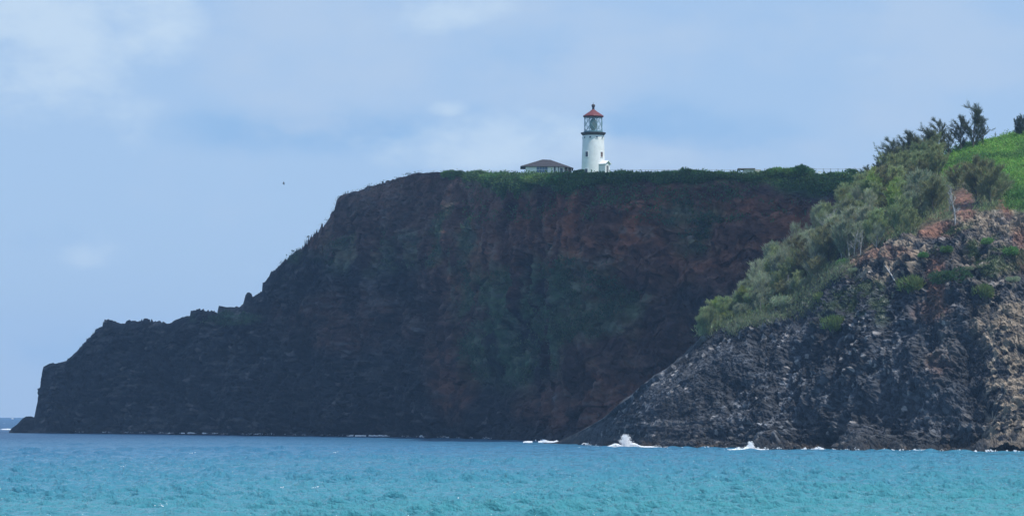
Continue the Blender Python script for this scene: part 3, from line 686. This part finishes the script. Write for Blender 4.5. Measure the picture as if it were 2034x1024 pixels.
# bleached dead trees
for x, y, h, k, lab in [(1893, 436, 6.3, 0, 'bleached bare tree standing beside the red soil scar'),
                     (1882, 415, 4.6, 1, 'smaller bleached forked snag left of the bare tree by the red soil scar'),
                     (1812, 412, 5.0, 2, 'pale leafless trunk in the upper thicket below the skyline trees'),
                     (1659, 470, 6.2, 0, 'tall pale leafless tree rising from the middle of the thicket'),
                     (1676, 492, 5.6, 1, 'pale leafless tree just right of the tall one in the middle thicket'),
                     (1641, 488, 5.4, 2, 'thin grey bare tree just left of the tall pale one in the middle thicket'),
                     (1700, 480, 5.0, 0, 'grey bare tree at the right side of the bare stems in the middle thicket'),
                     (1722, 470, 4.6, 1, 'short grey bare tree between olive crowns, upper right of the bare stems'),
                     (1555, 560, 4.4, 2, 'white-stemmed dead tree in the lower thicket above the pale bushes'),
                     (1570, 575, 3.6, 0, 'small white dead tree with a broken top, low in the thicket')] + [
    (x, y, h, i % 3, 'thin bleached bare tree among the stand of grey stems in the middle of the slope') for i, (x, y, h) in enumerate([(1630,500,5),(1648,505,5.5),(1668,508,4.5),(1684,505,5.2),(1694,500,4.6),(1652,478,5.8),(1688,470,5.2),(1706,495,4.2),(1712,468,4.5),(1636,470,4.8),(1620,520,4),(1600,530,4)])]:
    p = near(x, y, nf-6); D = p.y
    p = p + Vector((0, -2.6, -.4))
    plant('dead_tree', deadt[k], p-Vector((0, 0, .5)), lab, 'dead tree', 'bleached dead trees', sc=h/6, rz=rnd.uniform(-.8, .8))

# bushes on the near rock face
bsh = [bush_mesh(601, hz=1.0, base=(.14, .25, .07)), bush_mesh(602, hz=1.1, base=(.20, .25, .08), up=.9, blade=(.3, .6, .07)), bush_mesh(603, base=(.30, .35, .22), n=4500, up=.35, blade=(.14, .30, .04), wind=(.9, 0, .2)), bush_mesh(604, hz=1.0, base=(.08, .14, .06))]
for x, y, r, k, lab in [
    (1528, 600, 3.4, 2, 'large pale silvery bush sweeping up to the right on the brow of the rock'),
    (1497, 618, 2.2, 2, 'pale silvery bush at the lower left of the brow, left of the largest silvery one'),
    (1562, 606, 2.5, 2, 'pale silvery bush right of the largest silvery one, its foot over dark rock'),
    (1598, 572, 2.6, 2, 'pale green swept bush higher up the brow, above dark overhanging rock'),
    (1618, 600, 1.3, 1, 'yellow-green bush hanging over the brow beside rusty twigs'),
    (1672, 527, 1.3, 0, 'bright green bush at the right end of the thicket beside tan soil'),
    (1690, 540, 1.0, 2, 'small grey-green bush on tan soil right of the bright one'),
    (1663, 655, 1.9, 1, 'upright yellow-green bush alone in the middle of the dark rock face'),
    (1800, 580, 2.1, 1, 'large olive bush in a dark gully below the fallen pale trunk'),
    (1880, 500, 1.1, 0, 'bright green bush high on the rock right of the tan soil'),
    (1890, 560, 2.2, 3, 'dark green scrambling bush in the gully right of the red soil streak'),
    (1955, 590, 1.6, 1, 'pale yellow-green bush left of the tan rock scar'),
    (2005, 505, 1.4, 0, 'bright green bush on the rock near the right edge'),
    (1960, 485, 1.1, 0, 'small green bush below the brownish tree clump'),
    (1832, 510, .9, 0, 'small round green bush among rock blocks above the large olive bush'),
    (2022, 400, 2.0, 0, 'leafy bright bush at the foot of the green hill at the right edge'),
    (1445, 640, 1.5, 1, 'low yellow-green bush near the bottom tip of the brow'),
    (1412, 655, 1.3, 1, 'lowest yellow-green bush on the left tip of the brow'),
    (1475, 622, 1.4, 0, 'low green bush on the brow between yellow-green ones'),
    (1925, 535, .8, 2, 'small greyish bush on a rock ledge right of the dark scrambling bush'),
    (2012, 558, 1.0, 2, 'pale greyish bush beside the tan rock scar at the right edge')]:
    plant('bush', bsh[k], near(x, y, 0)+Vector((0, -.3, 0)), lab, 'bush', 'bushes on the near rock', sc=r, rz=rnd.uniform(-.3, .3), parts=('stem', 'foliage'))

# grass / vines on the hill (uncountable)
def scatter(G, sel, n, base_cols, ln, wd, up, name, label, cat, seed, clump=0):
    rs = np.random.default_rng(seed); idx = np.argwhere(sel); area = 1
    pick = idx[rs.integers(0, len(idx), n)]
    p = G[pick[:, 0], pick[:, 1]]+rs.normal(size=(n, 3))*np.array([.5, .5, .06])
    if clump:
        p = np.repeat(p, clump, 0)+rs.normal(size=(n*clump, 3))*np.array([.35, .35, .22])*up[1]; tone = np.repeat(rs.uniform(.65, 1.35, n), clump)
    else:
        p = p+rs.normal(size=p.shape)*.15; tone = rs.uniform(.8, 1.2, n)
    m = len(p); k = rs.integers(0, len(base_cols), m if not clump else n)
    if clump: k = np.repeat(k, clump)
    cc = np.asarray(base_cols)[k]*tone[:, None]*(1+rs.uniform(-.15, .15, (m, 3)))
    d = rs.normal(size=(m, 3))*.7; d[:, 2] = np.abs(d[:, 2])+up[0]
    V, Fc, C = blades(p, d, rs.uniform(*ln, m), rs.uniform(*wd, m), cc, rs)
    o = np_mesh(name, V, Fc, M_leaf, col=C); tag(o, label, cat, kind='stuff'); return o
jj = np.arange(NEAR.shape[1])[None]*np.ones((NEAR.shape[0], 1))
vis = (NPX < 2120) & (jj < nf+ns)
ft = fbm(NEAR, (6, 9, 6), 3, 95)
scatter(NEAR, vis & (grass_m > .4) & (ft > -.1), 5200, [(.20, .34, .06), (.26, .38, .08), (.15, .27, .05)], (.18, .5), (.1, .2), (.5, 1.0), 'grass', 'bright green grass and vines covering the hilltop', 'grass', 31, clump=10)
scatter(NEAR, vis & (grass_m > .4) & (ft <= -.05), 3600, [(.09, .19, .05), (.12, .22, .05)], (.2, .55), (.12, .24), (.6, 1.5), 'low_scrub', 'darker green low scrub patches on the hilltop', 'scrub', 32, clump=10)
scatter(NEAR, vis & (soil > .5) & (grass_m < .3) & (red < .3) & (NPX > 1390), 7500, [(.24, .28, .13), (.20, .24, .11), (.28, .30, .17)], (.4, 1.1), (.05, .11), (1.1, 2.0), 'undergrowth', 'dry olive undergrowth between the slope trees', 'undergrowth', 33, clump=9)
scatter(NEAR, vis & (jj < nf) & (jj > nf*.90) & (NPX > 1395) & (NPX < 1700) & (ft > -.15), 1300, [(.24, .28, .14), (.28, .31, .19)], (.35, .9), (.05, .10), (.8, 1.6), 'brow_brush', 'wispy grey-green brush spilling over the brow of the near rock below the thicket', 'brush', 35, clump=9)
scatter(NEAR, vis & (jj < nf) & (grn > .35), 900, [(.06, .10, .035), (.09, .12, .05), (.045, .08, .03)], (.15, .4), (.08, .16), (.5, .9), 'rock_plants', 'small green tufts clinging to the near rock face', 'plants', 34, clump=9)

# far cliff: low shrubbery patches and rim bushes
jm = np.arange(MAIN.shape[1])[None]*np.ones((MAIN.shape[0], 1)); nall = nvf+nvp
wv = fbm(MAIN, (5, 6, 3), 4, 96)
scatter(MAIN, (gmask > .4) & (wv > 0) & (jm < nvf), 3000, [(.05, .095, .055), (.07, .11, .06), (.09, .12, .075)], (.3, .8), (.2, .4), (.4, 1.6), 'cliff_scrub', 'dull green scrub patches down the middle of the far cliff', 'scrub', 41, clump=7)
scatter(MAIN, (top2 > .4) & (jm > nvf*.7) & (jm < nvf+1) & (MPX < 1760), 9000, [(.095, .18, .055), (.12, .20, .06), (.07, .14, .055)], (.25, .6), (.2, .4), (.35, 1.5), 'rim_scrub', 'green scrub blanketing the rim of the far cliff', 'scrub', 42, clump=8)
scatter(MAIN, (MPX > 930) & (MPX < 1720) & (MPY > 365) & (MPY < 440) & (wv > .05) & (jm < nvf), 900, [(.08, .14, .055), (.06, .11, .05)], (.3, .7), (.2, .4), (.4, 1.8), 'trailing_scrub', 'patchy scrub trailing down the upper face below the green rim', 'scrub', 44, clump=7)
scatter(MAIN, (jm > nvf*.85) & (jm < nvf+3) & (MPX > 560) & (MPX < 945), 900, [(.05, .055, .032), (.07, .06, .04)], (.2, .5), (.1, .25), (.4, 1.0), 'dry_tufts', 'dry brownish tufts on the rounded shoulder left of the green rim', 'plants', 43, clump=6)
rimb = [bush_mesh(701, n=1600, base=(.10, .19, .055)), bush_mesh(702, n=1600, base=(.13, .22, .06)), bush_mesh(703, n=1600, base=(.07, .14, .05))]
RIMH = [float(np.percentile([v.co.z for v in m_[1].vertices], 96)) for m_ in rimb]
def rim(x, ytop, r, k, lab, grp='bushes on the far cliff rim', dd=2):
    i = int(np.argmin(np.abs(MPU-x))); p = Vector(MAIN[i, nvf+dd]); yt = HZ-(p.z-EYE)/p.y*F; hneed = (yt-ytop)/F*p.y
    o = plant('bush', rimb[k], p-Vector((0, 0, .15*r)), lab, 'bush', grp, sc=r, rz=rnd.uniform(-3, 3), parts=('stem', 'foliage'))
    top_h = r*RIMH[k]
    o.location.z = p.z + max(-2.2, min(.9, hneed-top_h))
segs = [(890, 930, 3, 'low bush on the bare crown of the far cliff, left of the thin wire fence', 'bushes left of the fence'),
        (945, 1035, 8, 'low green bush on the cliff rim left of the house', 'bushes left of the house'),
        (1040, 1142, 11, 'green bush on the cliff rim in front of the house', 'bushes in front of the house'),
        (1145, 1212, 8, 'green bush on the cliff rim at the foot of the lighthouse', 'bushes at the foot of the lighthouse'),
        (1218, 1460, 22, 'green bush on the cliff rim between the lighthouse and the low pale hut', 'bushes between lighthouse and hut'),
        (1512, 1605, 10, 'rounded green bush on the highest hump of the rim right of the low pale hut', 'bushes right of the hut'),
        (1612, 1725, 9, 'dark low bush on the rim running down toward the wooded slope', 'bushes toward the wooded slope')]
for x0, x1, n, lab, grp in segs:
    for k in range(n):
        x = x0+(x1-x0)*(k+.5+rnd.uniform(-.3, .3))/n
        yt = interp(x, [(890,339),(905,338),(940,342),(1000,344),(1040,348),(1060,348),(1095,346),(1140,347),(1175,345),(1208,346),(1222,348),(1240,344),(1280,346),(1330,340),(1400,341),(1440,341),(1470,342),(1500,347),(1512,344),(1540,336),(1590,336),(1612,342),(1650,344),(1680,347),(1725,345)])
        rim(x, yt+(rnd.uniform(-3, 4)+2*math.sin(x*.09) if not 1038 < x < 1212 else rnd.uniform(-1, 3)), rnd.uniform(.9, 2.6), rnd.randrange(3), lab, grp)
for x, yt, lab in [(1149, 337, 'slender dark shrub sticking up between the house and the lighthouse'), (1531, 331, 'small dark shrub poking up from the rim just right of the low pale hut'), (1697, 335, 'reddish-brown shrub poking above the rim where the wooded slope begins')]:
    rim(x, yt, .9, 2, lab)

# ------------------------------------------------------------------ lighthouse
LD = 735.0; u = LD/F
lx, _, _ = P(1178.5, 0, LD)
def zy(y, D=LD): return (HZ-y)*D/F+EYE
z0 = zy(360); LH = empty('lighthouse', (lx, LD, z0)); tag(LH, 'white round lighthouse tower with glazed lantern and red conical roof on the cliff top', 'lighthouse')
def hz(y): return zy(y)-z0
MB().lathe([(2.86, -1.5), (2.80, .3), (2.72, hz(346)), (2.58, hz(310)), (2.45, hz(278)), (2.42, hz(269.5))], 64).build('tower', M_white, LH, True)
MB().lathe([(2.44, hz(269.4)), (2.55, hz(268)), (2.82, hz(265.6)), (2.86, hz(265)), (2.86, hz(263.6)), (2.2, hz(263.4)), (0.1, hz(263.3))], 64).build('gallery', M_dark, LH)
MB().lathe([(2.16, hz(263.3)), (2.16, hz(260.8)), (2.06, hz(260.6)), (0.2, hz(260.6))], 48).build('lantern_base', M_teal, LH)
lr = 2.06; zb, zt = hz(260.6), hz(232.5)
MB().lathe([(lr-.03, zb), (lr-.03, zt)], 32).build('lantern_glass', M_glass, LH, True)
mb = MB(); nb_ = 10; rows = 2
for k in range(nb_):
    for r in range(rows):
        for sgn in (1, -1):
            a0 = 2*math.pi*k/nb_; a1 = a0+sgn*2*math.pi/nb_; za = zb+(zt-zb)*r/rows; zc = zb+(zt-zb)*(r+1)/rows; am = (a0+a1)/2
            mb.tube([(lr*math.cos(a0), lr*math.sin(a0), za), (lr*math.cos(am), lr*math.sin(am), (za+zc)/2), (lr*math.cos(a1), lr*math.sin(a1), zc)], .04, 4)
for k in range(8):
    a = 2*math.pi*(k+.5)/8; mb.tube([(lr*math.cos(a), lr*math.sin(a), zb), (lr*math.cos(a), lr*math.sin(a), zt)], .045, 5)
mb.build('lantern_bars', M_teal, LH)
MB().lathe([(.4, zb), (.5, zb+.35), (.72, zb+.7), (.82, zb+1.3), (.80, zb+1.9), (.62, zb+2.5), (.35, zb+2.85), (.05, zb+2.95)], 24).build('lens', M_lens, LH, True)
# roof with vent ball and rod
MB().lathe([(2.10, hz(233.2)), (2.34, hz(232.2)), (2.36, hz(230.6)), (2.28, hz(229.6)), (1.55, hz(225.4)), (.85, hz(221.4)), (.38, hz(218.2)), (.30, hz(217.5)), (.02, hz(217.4))], 16).build('roof', M_red, LH)
vb = MB().lathe([(.30, hz(218)), (.27, hz(213.2)), (.38, hz(211.6)), (.42, hz(210)), (.36, hz(208)), (.15, hz(206.8)), (.03, hz(206.5))], 20).build('ventilator', M_dark, LH, True)
MB().tube([(0, 0, hz(207)), (0, 0, hz(203.5))], .03, 5).build('lightning_rod', M_dark, LH)
def tow_r(y): return float(np.interp(hz(y), [hz(346), hz(310), hz(278), hz(269.5)], [2.72, 2.58, 2.45, 2.42]))
def wall_window(y, ang, w_, h_, name='window', m=M_winglass, round_=False):
    r = tow_r(y); a = math.radians(ang); e = empty_part = None
    mb = MB(); fr = MB(); zc = hz(y)
    seg = 4
    for k in range(seg):
        pass
    mb.box(-w_/2, w_/2, -r-.035, -r+.35, zc-h_/2, zc+h_/2)
    o = mb.build(name, m, LH, rot=a)
    t = .06
    fr.box(-w_/2-t, -w_/2, -r-.06, -r+.3, zc-h_/2-t, zc+h_/2+t).box(w_/2, w_/2+t, -r-.06, -r+.3, zc-h_/2-t, zc+h_/2+t)
    fr.box(-w_/2, w_/2, -r-.06, -r+.3, zc+h_/2, zc+h_/2+t).box(-w_/2-.05-t, w_/2+.05+t, -r-.10, -r+.3, zc-h_/2-.12, zc-h_/2-.002)
    fr.build('window_frame', M_white, o)
    return o
for k in range(10): wall_window(273.7, -18+36*k, .40, .36, 'porthole')
wall_window(307.5, -36, .66, 1.15); wall_window(308, 46, .60, 1.15, m=mat('brown_shutter', (.13, .07, .06), rough=.6, nscale=2))
wall_window(341.5, -36, .66, 1.15); wall_window(307.5, 144, .66, 1.15)
# entry porch pointing right and toward the viewer
pz = math.radians(-38); pr = empty('entry_porch', (0, 0, 0)); 
pr.parent = LH; pr.rotation_euler = (0, 0, pz)
xw0, xw1, hw = 1.8, 4.0, .88; ez = hz(327.2); az = hz(321.2)
MB().box(xw0, xw1-.12, -hw, -hw+.16, -1.5, ez-.02).box(xw0, xw1-.12, hw-.16, hw, -1.5, ez-.02).box(xw1-.12, xw1, -hw, -.42, -1.5, ez-.02).box(xw1-.12, xw1, .42, hw, -1.5, ez-.02).box(xw1-.12, xw1, -.42, .42, hz(330.5), ez-.02).build('porch_wall', M_white, pr)
MB().box(xw1-.10, xw1-.05, -.42, .42, -1.5, hz(330.5)).build('door', mat('grey_door', (.16, .17, .18), rough=.6, nscale=2), pr)
rf = MB(); x0, x1, e = xw0, xw1+.28, hw+.28
rf.poly([(x0, -e, ez-.1), (x1, -e, ez-.1), (x1, 0, az), (x0, 0, az), (x0, e, ez-.1), (x1, e, ez-.1), (x0, -e, ez+.03), (x1, -e, ez+.03), (x1, 0, az+.13), (x0, 0, az+.13), (x0, e, ez+.03), (x1, e, ez+.03)],
        [(0,3,2,1), (3,4,5,2), (6,7,8,9), (9,8,11,10), (0,1,7,6), (4,10,11,5), (1,2,8,7), (2,5,11,8)])
rf.build('porch_roof', M_white, pr)
MB().poly([(xw1-.1, -hw, ez-.02), (xw1-.1, hw, ez-.02), (xw1-.1, 0, az-.02), (xw1-.02, -hw, ez-.02), (xw1-.02, hw, ez-.02), (xw1-.02, 0, az-.02)], [(0,2,1), (3,4,5), (0,1,4,3), (1,2,5,4), (2,0,3,5)]).build('gable', M_white, pr)

# ------------------------------------------------------------------ house
HD = 749.0; hu = HD/F; hx0 = P(1086, 0, HD)[0]; hz0 = zy(352, HD)
HO = empty('house', (hx0, HD, hz0)); tag(HO, 'low pale house with dark hipped roof and open porch beside the lighthouse', 'house')
def X_(px): return (px-1086)*hu
def Zh(y): return zy(y, HD)-hz0
wl, wr = X_(1044), X_(1120); dep = 7.0; wt = Zh(330.2)
win = [(X_(1065.5), X_(1088)), (X_(1100), X_(1104)), (X_(1108), X_(1110.5)), (X_(1112), X_(1118.5))]
wb = MB(); xs = [wl]; 
for a, b in win: wb.box(xs[-1], a, 0, .2, -2.5, wt); wb.box(a, b, 0, .2, -2.5, Zh(342.5)); xs.append(b)
wb.box(xs[-1], wr, 0, .2, -2.5, wt)
for (a, b), yt in zip(win, (331.4, 331.4, 331, 333.4)): wb.box(a, b, 0, .2, Zh(yt), wt)
wb.box(wl, wl+.2, .2, dep, -2.5, wt).box(wl, wr, dep-.2, dep, -2.5, wt).box(wr-.2, wr, .2, dep-.2, -2.5, wt)
wb.build('wall', M_cream, HO)
for i, ((a, b), yt) in enumerate(zip(win, (331.4, 331.4, 331, 333.4))):
    w1 = MB().box(a, b, .12, .15, Zh(342.5), Zh(yt)).build('window', M_blue if i == 0 else M_winglass, HO)
    fr = MB(); nmul = 5 if i == 0 else 2
    for k in range(nmul): 
        xx = a+(b-a)*k/(nmul-1); xx = min(max(xx, a+.03), b-.03); fr.box(xx-.03, xx+.03, .06, .119, Zh(342.5), Zh(yt))
    if i == 0: fr.box(a+.06, b-.06, .07, .119, Zh(337.2), Zh(336.6))
    fr.build('window_frame', M_white, w1)
# open porch on the right
pb = MB()
for x in (1121.3, 1128, 1135): pb.box(X_(x)-.09, X_(x)+.09, .3, .5, -2.5, Zh(331.5))
pb.build('porch_posts', M_cream, HO)
MB().box(wr, X_(1135.5), dep-2.5, dep-2.3, -2.5, Zh(331.7)).build('porch_back_wall', mat('porch_shade_grey', (.25, .25, .24), nscale=1), HO)  # shade of the open porch put into a darker wall colour
el, er = X_(1033.6), X_(1139); yf, yb_ = -.4, dep+1.0; zl, zr_ = Zh(330.0), Zh(333.6); rx0, rx1 = X_(1078), X_(1094); za = Zh(314.2); ym = dep/2
t = .12
top = [(el, yf, zl), (X_(1118), yf, Zh(330.6)), (er, yf, zr_), (er, yb_, zr_), (X_(1118), yb_, Zh(330.6)), (el, yb_, zl), (rx0, ym, za), (rx1, ym, za-.1)]
bot = [(x, y, z-t) for x, y, z in top[:6]]
V = top+bot
MB().poly(V, [(0,1,7,6), (1,2,7), (2,3,7), (3,4,7), (4,5,6,7), (5,0,6), (13,12,11,10,9,8), (0,8,9,1), (1,9,10,2), (2,10,11,3), (3,11,12,4), (4,12,13,5), (5,13,8,0)]).build('roof', M_shingle, HO)
# low hut
hd = 716.0; hx = P(1492, 0, hd)[0]; hb = zy(352, hd); HU = empty('hut', (hx, hd, hb)); tag(HU, 'low pale flat-roofed hut half sunk behind the rim bushes', 'hut')
q = hd/F
MB().box(-14*q, 20*q, 0, 3.2, -2, zy(336.3, hd)-hb).build('wall', mat('pale_wall', (.55, .54, .50), nscale=1), HU)
MB().box(-26*q, 8*q, -.3, 3.4, zy(335.6, hd)-hb-.05, zy(334, hd)-hb).build('roof', mat('grey_roof', (.16, .15, .15), nscale=1), HU)

# ------------------------------------------------------------------ fences, posts, small things
def fence(name, x0, x1, step, ytop, label, dd=9):
    def pt(x):
        i = int(np.argmin(np.abs(MPU-x))); p = Vector(MAIN[i, nvf+dd]); return p
    p0 = pt(x0); R = empty(name, p0); tag(R, label, 'fence'); xs = np.arange(x0, x1, step); tops = []
    for x in xs:
        p = pt(x)-p0; h = zy(ytop, p.y+p0.y)-p0.z; tops.append(Vector((p.x, p.y, h)))
        MB().tube([(p.x, p.y, min(p.z, h-1.4)-.3), (p.x, p.y, h+.05)], .055, 5).build('post', M_post, R)
    for dz in (0, -.32, -.64):
        MB().tube([t_+Vector((0, 0, dz)) for t_ in tops], .03 if dz == 0 else .018, 3).build('wire', M_post, R)
fence('wire_fence', 945, 1040, 16, 338.5, 'thin wire fence along the cliff rim left of the house')
fence('wire_fence', 1210, 1470, 12, 337.5, 'thin wire fence along the cliff rim from the lighthouse to the low hut')
fence('wire_fence', 1516, 1722, 15, 335, 'thin wire fence along the cliff rim from the low hut to the wooded slope')
def postlike(x, yt, label, knob=False, dd=6, r=.07):
    i = int(np.argmin(np.abs(MPU-x))); p = Vector(MAIN[i, nvf+dd]); h = zy(yt, p.y)-p.z
    mb = MB().tube([(0, 0, -.4), (0, 0, h)], r, 6)
    if knob: mb.lathe([(.02, h-.05), (.16, h), (.22, h+.2), (.16, h+.38), (.02, h+.42)], 10)
    o = mb.build('marker_post' if not knob else 'lamp_post', M_post); o.location = p; tag(o, label, 'post')
postlike(1600, 335, 'short post with a dark round head on the hump right of the low hut', True)
postlike(1328, 336, 'dark stout fence-side post midway between lighthouse and hut')
postlike(1423, 336, 'dark post standing alone nearer the hut')
postlike(1588, 334, 'thin pale post left of the round-headed post', r=.04)
p = near(1950, 279, nf); tp_ = MB().tube([(0, 0, -.3), (0, 0, 1.7)], .06, 6).box(-.2, .2, -.03, .03, 1.2, 1.35).build('marker_post', M_post); tp_.location = Vector(NEAR[int(np.argmin(np.abs(NPU-1977))), nf+ns-8]); tag(tp_, 'small dark post alone on the crest of the green hill', 'post')
# white sign board near the rim
p = mainp(1627, 349); sg = empty('sign', p); tag(sg, 'small white board on the rim near the wooded slope', 'sign')
MB().box(-.32, .32, -.03, .03, .5, .95).build('board', M_white, sg); MB().box(-.04, .04, .031, .1, -.4, .9).build('leg', M_post, sg)
# fallen bleached trunk
p = near(1755, 530); q = near(1775, 560); d = (q-p); 
lg = MB().tube([(0, 0, .35), tuple(d*.3+Vector((0, 0, .45))), tuple(d*.7+Vector((.05, 0, .35))), tuple(d+Vector((0, 0, .25)))], [.05, .08, .11, .09], 7).tube([tuple(d*.45+Vector((0, 0, .45))), tuple(d*.25+Vector((.5, -.1, .7)))], [.05, .02], 5).build('fallen_trunk', M_grey)
lg.location = p; tag(lg, 'bleached fallen tree trunk lying on the tan ledge of the near rock', 'fallen trunk')
# big dark and tan boulders at the headland foot
def boulder(seed, r):
    rs = np.random.default_rng(seed); th = np.linspace(0, math.pi, 12); ph = np.linspace(0, 2*math.pi, 19)
    T, H = np.meshgrid(th, ph, indexing='ij'); n = np.stack([np.sin(T)*np.cos(H), np.sin(T)*np.sin(H), np.cos(T)], -1)
    d = 1+.25*(cells(n+seed, (.8, .8, .8), seed)[2]-.5)*1.6+.2*fbm(n+seed*3.1, .6, 3, seed); v = n*d[..., None]*r*np.array([1.2, .9, .75])
    c_ = np.zeros(v.shape)+(.045, .045, .048); c_ = mixc(c_, (.12, .11, .11), sm(fbm(n+seed, .4, 3, seed+5), 0, .4)*.6)
    o = np_mesh('boulder', v.reshape(-1, 3), grid_faces(12, 19), M_rock, col=c_.reshape(-1, 3)); me = o.data; bpy.data.objects.remove(o); return me
bm_ = [boulder(s, 1.0) for s in (3, 4, 5, 6)]
rb = random.Random(3)
for k in range(46):
    x = rb.uniform(1150, 2040); i = int(np.argmin(np.abs(NPU-x))); j = rb.choice([int(nf*.03), int(nf*.05), int(nf*.09), int(nf*.12), int(nf*.16)])
    o = bpy.data.objects.new('boulder', rb.choice(bm_)); COL.objects.link(o); o.location = NEAR[i, j]; s = rb.uniform(.35, 1.0); o.scale = (s, s, s*rb.uniform(.6, 1)); o.rotation_euler = (rb.uniform(-.4, .4), rb.uniform(-.4, .4), rb.uniform(0, 6))
    tag(o, 'dark wave-washed boulder on the rocky shore at the foot of the near headland', 'boulder', 'boulders along the shore')

# ------------------------------------------------------------------ birds
def bird(px_, py_, D, span, rx, ry, rz, label):
    R = empty('seabird', P(px_, py_, D)); R.rotation_euler = (rx, ry, rz); tag(R, label, 'bird')
    s = span/2
    MB().lathe([(.005, -.34), (.05, -.22), (.085, 0), (.07, .16), (.035, .24), (.045, .29), (.012, .40)], 10).build('body', M_bird, R, True)
    for sg_ in (1, -1):
        MB().poly([(0, .02, .12), (sg_*s*.45, .10, .17), (sg_*s, .03, -.06), (sg_*s*.5, .06, -.02), (0, .0, -.08), (0, -.02, .12), (sg_*s*.45, .08, .17), (sg_*s*.5, .04, -.02), (0, -.03, -.08)],
                  [(0,1,3,4), (1,2,3), (5,8,7,6), (6,7,2), (0,5,6,1), (1,6,2), (3,2,7), (4,3,7,8)]).build('wing', M_bird, R)
bird(563, 364, 520, .62, 1.3, 1.45, .4, 'tiny dark seabird gliding banked in the sky above the left cliff')

# ------------------------------------------------------------------ haze
hb_ = MB().box(-4400, 4400, -4400, 4400, -7, 130).build('haze', bpy.data.materials.new('sea_haze'))
hm = hb_.data.materials[0]; hm.use_nodes = True; n = hm.node_tree.nodes; n.clear(); out = n.new('ShaderNodeOutputMaterial'); pv = n.new('ShaderNodeVolumePrincipled')
pv.inputs['Color'].default_value = (.36, .62, 1.0, 1); pv.inputs['Density'].default_value = .000112; pv.inputs['Anisotropy'].default_value = .0
hm.node_tree.links.new(pv.outputs[0], out.inputs['Volume']); tag(hb_, 'thin blue sea haze', 'haze', kind='stuff')
